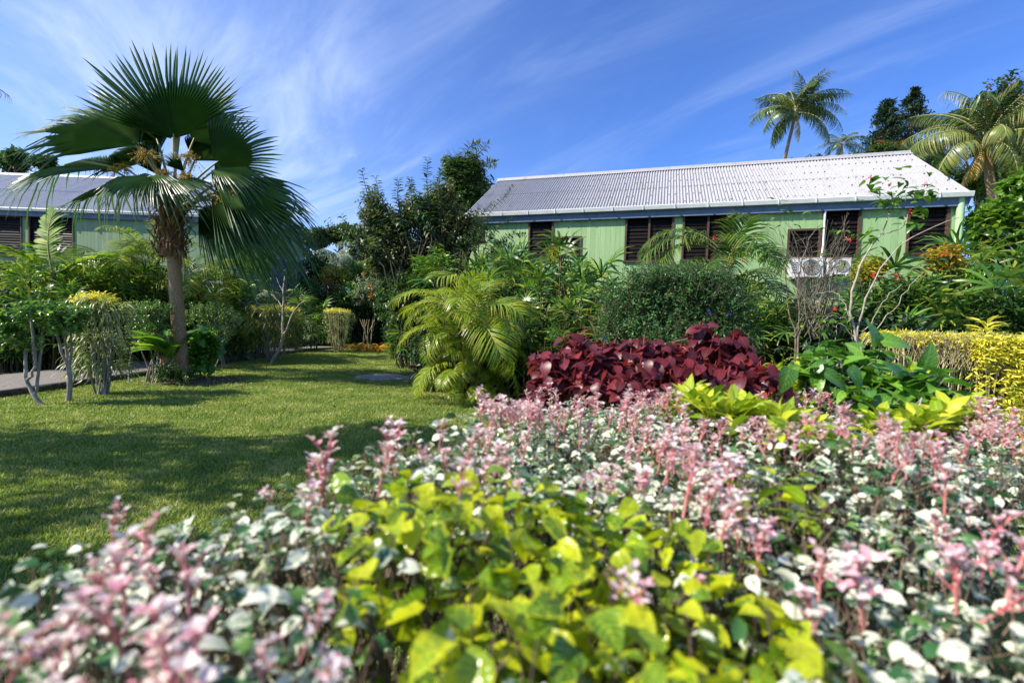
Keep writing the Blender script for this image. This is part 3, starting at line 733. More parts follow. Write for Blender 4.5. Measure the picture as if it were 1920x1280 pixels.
# ---- air conditioners fixed under the right windows
def aircon(lpx, rpx, tpx, bpx, label):
    x0, z1 = wall_xz(lpx, tpx, -0.18); x1, z0 = wall_xz(rpx, bpx, -0.18)
    p = np.array([GA[0], GA[1], 0]) + HX * x0 - HY * 0.0
    t = thing('air_conditioner', label, 'air conditioner', (p[0], p[1], z0), 'air conditioners on the green house', HRZ)
    w, hh = x1 - x0, z1 - z0
    b = MB(); b.box(0, w, -0.20, 0.09, 0, hh); b.box(-0.006, w + 0.006, -0.207, 0.095, hh, hh + 0.012); b.build('casing', plain_mat('white_enamel', (0.62, 0.63, 0.62), (0.72, 0.72, 0.70), 6, 0.4), t, local=True)
    g = MB(); cx_, cz_, r_ = w * 0.62, hh * 0.52, min(w * 0.3, hh * 0.42)
    for q in np.linspace(0.15, 1, 8):
        a_ = np.linspace(0, 2 * np.pi, 29); g.tube(np.stack([cx_ + r_ * q * np.cos(a_), np.full(29, -0.212), cz_ + r_ * q * np.sin(a_)], 1), 0.005, 4, cap=False)
    g.build('fan_grille', plain_mat('grille_grey', (0.4, 0.4, 0.4), (0.55, 0.55, 0.55), 6, 0.5), t, local=True)
    f = MB(); f.add([(cx_ + r_ * math.cos(k * math.pi / 14), -0.206, cz_ + r_ * math.sin(k * math.pi / 14)) for k in range(28)], np.array([list(range(28))]), None, 0, False)
    f.build('fan_opening', M_INNER, t, local=True)
    v = MB()
    for k in range(7): v.box(w * 0.05, w * 0.20, -0.208, -0.203, hh * (0.2 + 0.09 * k), hh * (0.2 + 0.09 * k) + 0.012)
    v.build('side_vents', M_INNER, t, local=True)
    for xb in (0.06, w - 0.10):
        br = MB(); br.box(xb, xb + 0.04, -0.2, 0.138, -0.04, -0.002); br.build('bracket', M_PIPEW, t, local=True)
aircon(1483, 1543, 485, 519, 'white air conditioner unit below the low wide window')
aircon(1552, 1594, 485, 514, 'narrower white air conditioner right of the white conduit pipe')
# ================================================================== PLANT BUILDERS
def spray(C, Rr, ntw, nl, tl, ll, up=0.35, spread=0.9, fwd=0.5, leafup=0.15, lo=0.35, dist=False, nup=1.0, jit=0.3, out=0.7, topw=0.0, droop=0.0, sizes=(0.65, 1.1)):
    """twigs in ellipsoids C,Rr (B,3); returns leaf frames and twigs"""
    C = np.asarray(C, float); Rr = np.asarray(Rr, float)
    vol = np.cbrt(Rr.prod(1)) ** 2; pr = vol / vol.sum()
    idx = rng.choice(len(C), ntw, p=pr)
    u = rnd_unit(ntw)
    if topw: u[:, 2] = np.where(rng.random(ntw) < topw, np.abs(u[:, 2]), u[:, 2])
    rad = rng.uniform(lo, 1.0, ntw)[:, None]
    end = C[idx] + u * Rr[idx] * rad
    d = unit(u * out + np.array([0, 0, up]) + rng.normal(size=(ntw, 3)) * jit)
    L = tl * rng.uniform(0.6, 1.25, ntw)
    st = end - d * L[:, None] * 0.75
    t = (np.arange(nl) + 0.6) / nl
    P = st[:, None] + d[:, None] * (L[:, None] * t[None])[..., None]
    P[..., 2] -= droop * (t ** 2)[None] * L[:, None]
    ref = rnd_unit(ntw); a = unit(np.cross(d, ref)); b = np.cross(d, a)
    if dist:
        a = unit(np.cross(d, np.array([0, 0, 1.0]) + 0.01 * ref)); b = np.cross(a, d)
        phi = np.arange(nl)[None] * np.pi + rng.normal(size=(ntw, nl)) * 0.25
    else:
        phi = rng.uniform(0, 6.28, ntw)[:, None] + np.arange(nl)[None] * 2.4
    sv = np.cos(phi)[..., None] * a[:, None] + np.sin(phi)[..., None] * b[:, None]
    D = unit(d[:, None] * fwd + sv * spread + np.array([0, 0, leafup]) + rng.normal(size=P.shape) * 0.15)
    Nn = np.array([0, 0, nup]) + d[:, None] * 0.35 + rng.normal(size=P.shape) * 0.35
    s = ll * rng.uniform(*sizes, size=(ntw, nl)) * (0.75 + 0.25 * np.sin(np.pi * (0.15 + 0.8 * t)))[None]
    return P.reshape(-1, 3), D.reshape(-1, 3), Nn.reshape(-1, 3), s.reshape(-1), st, st + d * L[:, None]
def sticks(mb, A, B, r, mat=0, T=T_STICK):
    d = B - A; L = np.linalg.norm(d, axis=1)
    r = np.broadcast_to(r, (len(A),))
    mb.scatter(T, frames(d, rnd_unit(len(A)), np.stack([r, L, r], 1)), A, mat)
def limb(mb, a, b, r0, r1, bend=0.12, n=7, sides=6, mat=0):
    a = np.asarray(a, float); b = np.asarray(b, float); L = np.linalg.norm(b - a)
    t = np.linspace(0, 1, n)[:, None]
    off = rng.normal(size=3) * bend * L; off2 = rng.normal(size=3) * bend * 0.4 * L
    p = a + (b - a) * t + off * np.sin(np.pi * t) * 0.7 + off2 * np.sin(2 * np.pi * t) * 0.6
    mb.tube(p, np.linspace(r0, r1, n), sides, mat); return p

def blobs_px(lst, Y):
    """(px, py, rx_px, ry_px, dY, depth_factor) -> centres, radii"""
    C = []; Q = []
    for e in lst:
        px, py, rx, ry = e[:4]; dy = e[4] if len(e) > 4 else 0.0; k = e[5] if len(e) > 5 else 0.9
        C.append(at(px, py, Y + dy)); m = mpp(Y + dy); Q.append((rx * m, max(rx, ry) * m * k, ry * m))
    return np.array(C), np.array(Q)

def bush(name, label, cat, base, C, Rr, T, mat, ntw, nl, tl, ll, stem_mat=None, nst=7, stem_r=0.012, group=None, twig_mat=None, twig_r=0.003, flowers=None, part='foliage', sides=5, stem_spread=0.12, stem_bend=0.10, **kw):
    t = thing(name, label, cat, base, group)
    P, D, Nn, s, A, B = spray(C, Rr, ntw, nl, tl, ll, **kw)
    mb = MB(); mb.scatter(T, frames(D, Nn, s), P); mb.build(part, mat, t)
    sm = stem_mat or M_BARKD
    st = MB(); b0 = np.array(base, float)
    ends = []
    for i in range(nst):
        k = i % len(C); e = C[k] + rng.normal(size=3) * Rr[k] * np.array([0.45, 0.45, 0.2])
        s0 = b0 + np.array([rng.normal() * stem_spread, rng.normal() * stem_spread, -0.02])
        p = limb(st, s0, e, stem_r * rng.uniform(0.8, 1.2), stem_r * 0.4, stem_bend, 8, sides); ends.append(p)
    if nst: st.build('branches', sm, t)
    if twig_mat is not None:
        tw = MB(); sticks(tw, A, B, twig_r); tw.build('twigs', twig_mat, t)
    return t, (P, D, Nn, s, A, B)

def strap_tuft(mb, base, n, L, T, up=0.8, mat=0, spreadr=0.05, wscale=1.0, Lj=(0.7, 1.15)):
    a = rng.uniform(0, 2 * np.pi, n); e = np.clip(rng.normal(up, 0.3, n), 0.1, 3)
    D = unit(np.stack([np.cos(a), np.sin(a), e], 1)); Nn = np.stack([-np.cos(a) * e, -np.sin(a) * e, np.ones(n)], 1)
    s = L * rng.uniform(*Lj, n)
    P = np.asarray(base) + np.stack([np.cos(a), np.sin(a), np.zeros(n)], 1) * spreadr
    mb.scatter(T, frames(D, Nn, np.stack([s * wscale, s, s], 1)), P, mat)

# ---- pinnate frond (base at origin, grows along +Y / +Z)
def frond_mesh(name, L, n, ll, a0, a1, wid=0.045, vee=0.25, hang=0.0, mats=(None, None), curl=0.6, nudge=0.0, beta=(75, 28), start=0.14, rach=0.012, power=1.0, lw_tip=0.5):
    m = 40; t = np.linspace(0, 1, m); ang = np.radians(a0 + (a1 - a0) * t ** power)
    y = np.concatenate([[0], np.cumsum(np.cos(ang[:-1]))]) * L / (m - 1); z = np.concatenate([[0], np.cumsum(np.sin(ang[:-1]))]) * L / (m - 1)
    x = nudge * L * t ** 2
    mb = MB(); mb.tube(np.stack([x, y, z], 1)[::3], np.linspace(rach, rach * 0.25, len(t[::3])), 4, 1, cap=False)
    tt = start + (1 - start) * (np.arange(n) + 0.5) / n
    P = []; D = []; Nn = []; Sc = []
    for sgn in (-1, 1):
        for q in tt:
            q2 = min(1, q + rng.normal() * 0.006)
            p = np.array([np.interp(q2, t, x), np.interp(q2, t, y), np.interp(q2, t, z)])
            a = np.interp(q2, t, ang); T = np.array([0, math.cos(a), math.sin(a)]); Nv = np.array([0, -math.sin(a), math.cos(a)])
            u = (q2 - start) / (1 - start)
            be = math.radians(beta[0] + (beta[1] - beta[0]) * u + rng.normal() * 5)
            d = np.array([sgn * math.sin(be), 0, 0]) + T * math.cos(be) + Nv * (vee * (1 - 0.4 * u) + rng.normal() * 0.07) + np.array([0, 0, -hang])
            k = (0.35 + 0.65 * math.sin(math.pi * min(1, 0.12 + 0.62 * u)) ** 0.8) if u < 0.6 else (1 - (u - 0.6) / 0.4 * lw_tip)
            P.append(p); D.append(d); Nn.append(Nv + np.array([-sgn * 0.3, 0, 0.15])); Sc.append(ll * k * rng.uniform(0.9, 1.08))
    Sc = np.array(Sc)
    mb.scatter(strip_t(4, wid / 1.0 / ll * 1.0, curl, base=0.55), frames(np.array(D), np.array(Nn), Sc), np.array(P), 0)
    o = mb.build(name, list(mats), None)
    return o
PROTO = []      # prototype parts get a parent as soon as they are used; the rest are removed at the end
def frond_set(k, **kw):
    out = []
    for i in range(k):
        q = dict(kw)
        for key in ('a0', 'a1'):
            q[key] = kw[key] + rng.normal() * 7
        q['nudge'] = rng.normal() * 0.06
        q['L'] = kw['L'] * rng.uniform(0.92, 1.06)
        o = frond_mesh('frond', **q); out.append(o); PROTO.append(o)
    return out
def fronds_on(parent, protos, pts):
    """pts: (offset vec local, azimuth deg (0 = +X, ccw), tilt deg, scale[, proto index])"""
    for e in pts:
        off, az, tilt, sc = e[:4]
        pr = protos[e[4]] if len(e) > 4 else protos[rng.integers(len(protos))]
        M = Matrix.Translation([float(v) for v in off]) @ Matrix.Rotation(R(az - 90), 4, 'Z') @ Matrix.Rotation(R(tilt), 4, 'X') @ Matrix.Rotation(R(float(rng.normal() * 12)), 4, 'Y') @ Matrix.Scale(sc, 4)
        place_child(pr, parent, M)

# ---- coconut palm
COCO = frond_set(4, L=1.0, n=50, ll=0.25, a0=42, a1=-40, wid=0.018, vee=0.02, hang=0.35, mats=(M_COCO, M_PETI), curl=0.8, beta=(70, 25), start=0.16, rach=0.012)
COCOH = frond_set(2, L=1.0, n=46, ll=0.25, a0=-20, a1=-85, wid=0.019, vee=-0.1, hang=0.4, mats=(M_COCO, M_PETI), curl=0.7, beta=(60, 25), start=0.16, rach=0.012)
COCOY = frond_set(2, L=1.0, n=48, ll=0.25, a0=38, a1=-55, wid=0.015, vee=-0.05, hang=0.5, mats=(M_COCOY, M_PETI), curl=0.9, beta=(65, 25), start=0.16, rach=0.013)
COCOD = frond_set(1, L=0.85, n=44, ll=0.17, a0=-55, a1=-88, wid=0.016, vee=-0.3, hang=0.5, mats=(M_DRYF, M_STRAW), curl=0.8, beta=(50, 15), start=0.16, rach=0.014)
def coconut(label, base, top, L, spec, r0=0.16, name='coconut_palm', nuts=6, lean=None):
    """spec: list of (azimuth, tilt, scale, kind)"""
    t = thing(name, label, 'palm tree', base)
    b = np.array(base, float); tp = np.array(top, float)
    n = 26; u = np.linspace(0, 1, n)[:, None]
    p = b + (tp - b) * u; ln = np.linalg.norm(tp - b)
    bend = (np.array([0.05, 0.0, 0]) if lean is None else np.array(lean)) * ln
    p = p + bend * np.sin(np.pi * u)
    rr = r0 * (1 + 0.5 * np.exp(-u[:, 0] * 14)) * (1 - 0.45 * u[:, 0]) * (1 + 0.05 * np.where(np.arange(n) % 2, 1, -1))
    mb = MB(); mb.tube(p, rr, 9); mb.build('trunk', M_PALMB, t)
    kinds = {'g': COCO, 'h': COCOH, 'y': COCOY, 'd': COCOD}
    for az, tilt, sc, k in spec:
        off = tp - b + np.array([rng.normal() * 0.05, rng.normal() * 0.05, rng.normal() * 0.06]) * L * 0.3
        fronds_on(t, kinds[k], [(off, az, tilt, sc * L)])
    if nuts:
        mb = MB()
        for i in range(nuts):
            a = rng.uniform(0, 6.28); c = tp + np.array([math.cos(a) * 0.09 * L, math.sin(a) * 0.09 * L, -0.06 * L - 0.04 * L * rng.random()])
            u_ = np.linspace(0, np.pi, 6); rad = 0.042 * L
            mb.tube(np.stack([np.full(6, c[0]), np.full(6, c[1]), c[2] - rad * 1.2 * np.cos(u_)], 1), np.maximum(rad * np.sin(u_), 0.002), 8)
        mb.build('coconuts', M_PETI, t)
    return t
def ring_spec(n, kinds, tilt=(30, -30), sc=(0.85, 1.1), a0=0.0):
    out = []
    for i in range(n):
        f = i / max(1, n - 1)
        out.append((a0 + i * 137.5, tilt[0] + (tilt[1] - tilt[0]) * f + rng.normal() * 7, rng.uniform(*sc), kinds[i % len(kinds)]))
    return out

# ---- areca clump
ARECA = frond_set(4, L=1.0, n=44, ll=0.33, a0=68, a1=-42, wid=0.017, vee=0.42, hang=0.05, mats=(M_ARECA, M_PETI), curl=0.7, beta=(62, 30), start=0.24, rach=0.010)
ARECG = frond_set(4, L=1.0, n=42, ll=0.34, a0=66, a1=-40, wid=0.019, vee=0.40, hang=0.05, mats=(M_ARECG, M_PETI), curl=0.7, beta=(62, 30), start=0.24, rach=0.010)
SILVF = frond_set(3, L=1.0, n=40, ll=0.30, a0=60, a1=-40, wid=0.022, vee=0.2, hang=0.25, mats=(M_SILV, M_PETI), curl=0.8, beta=(65, 30), start=0.18, rach=0.012)
def areca(label, base, n, L, protos, canes=6, h=0.5, spread=0.22, az0=0.0, tilts=(28, -55), group=None, name='areca_palm', cat='palm', extra=()):
    t = thing(name, label, cat, base, group)
    tops = []
    cm = MB()
    for i in range(canes):
        a = rng.uniform(0, 6.28); q = np.array([math.cos(a), math.sin(a)]) * spread * rng.uniform(0.2, 1)
        hh = h * rng.uniform(0.5, 1.15)
        b = np.array(base) + np.array([q[0] * 0.6, q[1] * 0.6, -0.02]); e = np.array(base) + np.array([q[0] * 1.5, q[1] * 1.5, hh])
        limb(cm, b, e, 0.030 * L, 0.022 * L, 0.04, 8, 7); tops.append(e - np.array(base))
    cm.build('canes', M_CANE, t)
    pts = []
    for i in range(n):
        f = (i + 0.5) / n; o = tops[i % canes]
        a = math.degrees(math.atan2(o[1], o[0])) + rng.normal() * 75 if i % 3 else az0 + i * 137.5
        pts.append((o, a, tilts[0] + (tilts[1] - tilts[0]) * f + rng.normal() * 8, L * rng.uniform(0.75, 1.1)))
    fronds_on(t, protos, pts)
    fronds_on(t, protos, extra)
    return t

# ---- lady palm (rhapis): canes with hand-shaped leaves
def rhapis_leaf():
    V = []; Q = []; U = []
    k = 8
    for i in range(k):
        a = math.radians(-105 + 210 * i / (k - 1)); l = 0.95 - 0.22 * abs(i - (k - 1) / 2) / (k / 2); w = 0.10
        T = strip_t(4, w / l, 0.55, tip=0.25, base=0.35)
        v = T[0] * l; c, s_ = math.cos(-a), math.sin(-a)
        x = v[:, 0] * c - v[:, 1] * s_; y = v[:, 0] * s_ + v[:, 1] * c
        v = np.stack([x, y, v[:, 2] + 0.10 * abs(math.sin(a)) * np.linalg.norm(v[:, :2], axis=1)], 1)
        Q.append(T[1] + len(np.concatenate(V)) if V else T[1]); V.append(v); U.append(T[2])
    return np.concatenate(V), np.concatenate(Q), np.concatenate(U)
T_RHAP = rhapis_leaf()
def rhapis_proto(mat, h=2.0, nc=14, rad=0.42, leaf=0.36, seed=0, tops=(5, 8)):
    t = thing('lady_palm', 'x', 'palm', (0, 0, 0))
    cm = MB(); P = []; D = []; Nn = []; s = []; pa = []; pb = []
    for i in range(nc):
        a = rng.uniform(0, 6.28); q = rad * math.sqrt(rng.random()); hh = h * rng.uniform(0.35, 1.0)
        b = np.array([math.cos(a) * q * 0.8, math.sin(a) * q * 0.8, -0.02]); e = np.array([math.cos(a) * q * 1.25, math.sin(a) * q * 1.25, hh - 0.2])
        limb(cm, b, e, 0.014, 0.011, 0.03, 6, 5)
        m = rng.integers(*tops)
        for j in range(m):
            f = j / m; az = a + j * 2.4 + rng.normal() * 0.3
            o = e - np.array([0, 0, 0.45 * f])
            el = 1.1 - 1.0 * f + rng.normal() * 0.2
            d = np.array([math.cos(az) * math.cos(el), math.sin(az) * math.cos(el), math.sin(el)])
            p = o + d * rng.uniform(0.14, 0.30)
            pa.append(o); pb.append(p)
            dd = d + np.array([0, 0, -0.15 + 0.3 * rng.normal()]); P.append(p); D.append(dd)
            Nn.append(np.array([-math.cos(az) * 0.5, -math.sin(az) * 0.5, 1.0]) + rng.normal(size=3) * 0.25); s.append(leaf * rng.uniform(0.75, 1.15))
    cm.build('canes', M_CANE, t, local=True)
    fm = MB(); fm.scatter(T_RHAP, frames(np.array(D), np.array(Nn), np.array(s)), np.array(P), 0)
    sticks(fm, np.array(pa), np.array(pb), 0.005, 1)
    fm.build('leaves', [mat, M_CANE], t, local=True)
    return t

# ---- fan palm leaf (Pritchardia-like): pleated blade with free tips
def fan_leaf(name, R_, spread, nseg=46, joined=0.60, fold=0.15, droop=0.15, tipdroop=0.25, cup=0.0):
    V = []; Q = []; U = []
    half = math.radians(spread) / 2
    rr = [0.03, 0.16, 0.30, joined]
    def pos(r, phi, lift):
        q = r * R_
        z = fold * abs(math.sin(phi)) * q - droop * R_ * r ** 2 + cup * R_ * r * abs(phi) / half + lift
        return (q * math.sin(phi), q * math.cos(phi), z)
    cols = 2 * nseg + 1
    for r in rr:
        for c in range(cols):
            phi = -half + 2 * half * c / (cols - 1)
            V.append(pos(r, phi, (0.026 * R_ * r / joined) * (1 if c % 2 else -1) + 0.0)); U.append((c / 2, r))
    for k in range(len(rr) - 1):
        for c in range(cols - 1):
            a = k * cols + c; Q.append((a, a + 1, a + cols + 1, a + cols))
    base = (len(rr) - 1) * cols
    for sgm in range(nseg):
        ps = (sgm + 0.5) / nseg; phi = -half + 2 * half * ps
        lenf = 1.0 - 0.22 * abs(2 * ps - 1) ** 2 + rng.normal() * 0.05
        hang = tipdroop * (0.4 + 1.3 * rng.random()); dphi = rng.normal() * 0.022
        prev = (base + 2 * sgm, base + 2 * sgm + 1, base + 2 * sgm + 2)
        dw = half / nseg
        for r, w in ((joined + 0.4 * (lenf - joined), 0.80), (joined + 0.72 * (lenf - joined), 0.50), (lenf - 0.05, 0.16), (lenf, 0.03)):
            e = (r - joined) / (1 - joined)
            d = -hang * R_ * e ** 2 * 0.35
            ww = dw * w
            q = [pos(r, phi - ww + dphi * e, d - 0.006 * R_ * w), pos(r, phi + dphi * e, d + 0.008 * R_ * w), pos(r, phi + ww + dphi * e, d - 0.006 * R_ * w)]
            i0 = len(V); V += q; U += [(sgm + 0.05, r), (sgm + 0.5, r), (sgm + 0.95, r)]
            Q += [(prev[0], prev[1], i0 + 1, i0), (prev[1], prev[2], i0 + 2, i0 + 1)]; prev = (i0, i0 + 1, i0 + 2)
    return np.array(V), np.array(Q), np.array(U)

# ---- blob tree
def tree(name, label, base, C, Rr, T, mat, ntw, nl, tl, ll, trunk_r=0.12, bark=None, fork=0.45, group=None, cat='tree', flowers=None, twig_r=0.006, twigs=True, **kw):
    t = thing(name, label, cat, base, group)
    b = np.array(base, float); cm = C.mean(0)
    fp = b + (cm - b) * np.array([0.6, 0.6, 0]) + np.array([0, 0, (C[:, 2].min() - b[2]) * fork + 0.1])
    tm = MB(); limb(tm, b - np.array([0, 0, 0.05]), fp, trunk_r, trunk_r * 0.75, 0.05, 9, 9)
    for c, r in zip(C, Rr):
        p = limb(tm, fp + rng.normal(size=3) * trunk_r * 0.3, c, trunk_r * 0.5, trunk_r * 0.14, 0.10, 9, 6)
        for k in range(4):
            limb(tm, p[5 + k % 3], c + rnd_unit(1)[0] * r * 0.7, trunk_r * 0.16, trunk_r * 0.05, 0.12, 5, 4)
    tm.build('trunk', bark or M_BARKD, t)
    P, D, Nn, s, A, B = spray(C, Rr, ntw, nl, tl, ll, **kw)
    mb = MB(); mb.scatter(T, frames(D, Nn, s), P)
    if twigs: sticks(mb, A, B, twig_r, 1)
    mb.build('crown', [mat, M_TWIGD], t)
    if flowers:
        n, size, fm = flowers
        ix = rng.integers(0, len(B), n); fP = []; fD = []; fN = []
        top = np.argsort(-(B[:, 2] - 0.25 * B[:, 1]))[: max(n, len(B) // 3)]; ix = rng.choice(top, n)
        for i in ix:
            for k in range(7):
                a = k * 0.9; fP.append(B[i] + rng.normal(size=3) * size * 0.35); fD.append((math.cos(a), math.sin(a), 0.5)); fN.append((0.1, 0, 1))
        f = MB(); f.scatter(T_OVATE2, frames(np.array(fD), np.array(fN), np.full(len(fP), size)), np.array(fP)); f.build('flowers', fm, t)
    return t
# ================================================================== THE FAN PALM
def fan_palm():
    Y0 = g0[1]
    base = np.array([g0[0], g0[1], 0.0])
    t = thing('fan_palm', 'tall fan palm with pleated dark green fronds standing in the lawn', 'palm tree', base)
    # trunk through photographed points
    px = [(343, 716), (341, 690), (334, 600), (328, 520), (326, 480), (322, 440), (322, 400), (326, 365)]
    p = np.array([at(a, b, Y0) for a, b in px]); p[0, 2] = -0.03
    q = np.linspace(0, 1, 30); s = np.linspace(0, 1, len(p))
    pp = np.stack([np.interp(q, s, p[:, i]) for i in range(3)], 1)
    rr = np.interp(q, [0, 0.1, 0.5, 0.62, 1], [0.15, 0.122, 0.112, 0.13, 0.10]) * (1 + 0.02 * np.where(np.arange(30) % 2, 1, -1))
    mb = MB(); mb.tube(pp, rr, 14); mb.build('trunk', M_PALMB, t)
    # skirt of old fibrous leaf bases
    f = MB()
    for i in range(260):
        k = rng.random(); c = at(322 + 4 * rng.normal(), 480 - 100 * k, Y0); a = rng.uniform(0, 6.28)
        r = 0.15 + 0.07 * rng.random()
        o = c + np.array([math.cos(a) * r, math.sin(a) * r, 0]); L = rng.uniform(0.14, 0.36)
        out = rng.uniform(0.02, 0.16)
        pts = [o, o + np.array([math.cos(a) * out, math.sin(a) * out, L * 0.45]), o + np.array([math.cos(a) * out * 1.5, math.sin(a) * out * 1.5, L * 0.8])]
        if rng.random() < 0.35: pts = [o, o + np.array([math.cos(a) * out, math.sin(a) * out, -L * 0.5]), o + np.array([math.cos(a) * out * 1.2, math.sin(a) * out * 1.2, -L])]
        w = rng.uniform(0.012, 0.035); tang = np.array([-math.sin(a), math.cos(a), 0])
        V = []
        for m_, pt in enumerate(pts):
            ww = w * (1.2, 0.8, 0.25)[m_]; V += [pt - tang * ww, pt + np.array([math.cos(a), math.sin(a), 0]) * ww * 0.5, pt + tang * ww]
        f.add(np.array(V), np.array([[0, 1, 4, 3], [1, 2, 5, 4], [3, 4, 7, 6], [4, 5, 8, 7]]), None, 0, False)
    cs = np.array([at(322, y, Y0) for y in np.linspace(482, 368, 12)])
    f.tube(cs, np.linspace(0.185, 0.15, 12) + 0.03 * rng.random(12), 12, 0, True)
    f.build('fibrous_leaf_bases', M_FIBRE, t)
    # fronds: origin px on the trunk top, hub px + depth offset, tip px + depth offset (costa), spread, normal hint, fold, droop
    def n_(x, y, z): return np.array([x, y, z], float)
    FR = [
        # hub          dY     tip           dY    spread normal             fold droop tipd
        ((327, 262),  0.00, (303, 86),    0.05, 142, n_(0.1, -1, 0.2),    0.22, -0.03, 0.15),   # big upright front fan
        ((300, 268),  0.45, (200, 140),   0.75, 120, n_(0.3, -1, 0.5),    0.14, 0.04, 0.40),    # behind, up left
        ((358, 264),  0.45, (462, 190),   0.75, 130, n_(-0.3, -1, 0.3),   0.12, 0.05, 0.45),    # behind, up right
        ((335, 258),  0.55, (372, 140),   0.95, 130, n_(0.0, -1, 0.4),    0.12, 0.02, 0.25),
        ((262, 272), -0.15, (50, 176),   -0.40, 128, n_(0.25, -1.0, 0.85), 0.16, 0.10, 0.90),   # long left frond
        ((402, 304),  0.05, (522, 284),   0.12, 185, n_(-0.2, -1, 0.12),  0.10, 0.06, 0.25),    # dark round right fan
        ((214, 316), -0.10, (5, 306),    -0.30, 120, n_(0.10, -0.55, 1),  0.14, 0.10, 1.0),     # low left
        ((282, 330), -0.45, (188, 362),  -1.35, 150, n_(-0.1, -0.75, 1),  0.10, 0.16, 1.0),     # near left, drooping
        ((300, 336), -0.45, (352, 352),  -1.15, 110, n_(0.3, -0.7, 1),    0.08, 0.14, 0.9),
        ((396, 318), -0.20, (508, 344),  -0.40,  92, n_(0.2, -0.6, 1),    0.18, 0.14, 1.0),
        ((404, 338),  0.20, (585, 392),   0.15,  84, n_(0.45, -0.7, 0.9), 0.18, 0.16, 1.1),
        ((410, 352), -0.20, (574, 420),  -0.50,  78, n_(0.5, -0.8, 0.8),  0.20, 0.16, 1.1),
        ((396, 366), -0.40, (562, 470),  -0.70,  76, n_(0.6, -0.9, 0.6),  0.20, 0.16, 1.1),
        ((392, 372),  0.50, (548, 440),   0.85,  84, n_(0.6, -0.9, 0.6),  0.16, 0.16, 1.1),
        ((380, 384),  0.05, (508, 486),  -0.05,  70, n_(0.7, -0.9, 0.4),  0.20, 0.18, 1.1),
        ((372, 390), -0.30, (448, 476),  -0.50,  60, n_(0.7, -0.9, 0.3),  0.20, 0.18, 1.1),
        ((292, 300),  0.60, (192, 252),   0.95, 120, n_(0.1, -1, 0.6),    0.14, 0.08, 0.7),
        ((362, 302),  0.55, (445, 232),   0.95, 130, n_(-0.2, -1, 0.4),   0.14, 0.06, 0.5),
        ((345, 322), -0.25, (304, 282),  -0.45,  70, n_(0.2, -1, 0.6),    0.25, 0.10, 0.8),
        ((300, 330),  0.10, (262, 268),   0.05,  70, n_(0.2, -1, 0.3),    0.16, 0.05, 0.6),   # small young fan
        ((255, 350),  0.50, (140, 340),   0.90, 110, n_(-0.4, -0.6, 1),   0.12, 0.18, 1.0),
    ]
    crown = at(325, 395, Y0)
    for hub, dh, tip, dt, sp, nn, fo, dr, td in FR:
        H = at(*hub, Y0 + dh); T = at(*tip, Y0 + dt)
        d = T - H; Rf = np.linalg.norm(d)
        V, Q, U = fan_leaf('frond', Rf, sp, nseg=int(26 + sp / 9), joined=0.44 + 0.06 * rng.random(), fold=fo, droop=dr, tipdroop=td)
        M = frames(d[None], nn[None], np.ones(1))
        mb = MB(); mb.scatter((V, Q, U), M, H[None], 0, False)
        fr = mb.build('frond', M_FAN, t)
        # petiole
        o = crown + np.array([rng.normal() * 0.05, rng.normal() * 0.05, rng.uniform(-0.12, 0.1)])
        mid = o * 0.45 + H * 0.55 + np.array([0, 0, 0.10 * np.linalg.norm(H - o)])
        k = np.linspace(0, 1, 9)[:, None]; pt = (1 - k) ** 2 * o + 2 * k * (1 - k) * mid + k ** 2 * (H + d * 0.06)
        pm = MB(); pm.tube(pt, np.linspace(0.034, 0.015, 9), 7)
        po = pm.build('petiole', M_PETI, None)
        me = po.data; off = np.array(t.location)
        co = np.zeros(len(me.vertices) * 3, np.float32); me.vertices.foreach_get('co', co); co = co.reshape(-1, 3) - off.astype(np.float32); me.vertices.foreach_set('co', co.ravel())
        po.parent = fr
    # folded young spear
    mb = MB(); a = at(327, 300, Y0 + 0.1); b = at(331, 205, Y0 + 0.15)
    mb.tube(np.linspace(a, b, 6), [0.03, 0.045, 0.05, 0.04, 0.025, 0.006], 7); mb.build('spear_leaf', M_PETI, t)
    # flower and fruit clusters on stalks
    for (fx, fy, r, dy) in [(354, 294, 19, -0.25), (276, 290, 22, -0.35), (232, 316, 20, -0.3), (310, 325, 15, -0.3), (412, 370, 20, -0.35), (350, 330, 12, -0.4), (440, 362, 14, -0.2)]:
        c = at(fx, fy, Y0 + dy); rr_ = r * mpp(Y0)
        mb = MB(); st0 = crown + np.array([0, 0, -0.05])
        stalk = np.array([st0, st0 * 0.4 + c * 0.6 + np.array([0, 0, 0.14]), c]); mb.tube(stalk, [0.018, 0.014, 0.008], 6, 1)
        for bq in range(40):
            d0 = unit(rng.normal(size=3) * np.array([1, 1, 0.7]) + unit(c - stalk[1]) * 0.5); Lb = rr_ * rng.uniform(0.6, 1.5)
            k = np.linspace(0, 1, 6)[:, None]; pth = c + d0 * Lb * k + np.array([0, 0, -0.55]) * Lb * k ** 2
            mb.tube(pth, np.linspace(0.004, 0.0018, 6), 3, 0)
            nb = 22; tt = rng.uniform(0.25, 1, nb); q = np.stack([np.interp(tt, k[:, 0], pth[:, a]) for a in range(3)], 1) + rng.normal(size=(nb, 3)) * 0.008
            mb.scatter(T_OVATE2, frames(rnd_unit(nb), rnd_unit(nb), rng.uniform(0.018, 0.036, nb)), q, 0)
        mb.build('fruit_cluster', [M_FRUIT, M_PETI], t)
    # an old hanging petiole stub on the right of the trunk
    mb = MB(); mb.tube([at(338, 470, Y0 - 0.1), at(345, 490, Y0 - 0.16), at(344, 527, Y0 - 0.15)], [0.02, 0.016, 0.01], 6); mb.build('dry_petiole', M_STRAW, t)
fan_palm()
# ================================================================== PLANTING: LEFT SIDE
def gp(px, py):
    g = ground(px, py); return np.array([g[0], g[1], 0.0])
TRIM = 'clipped shrubs in a row along the path'

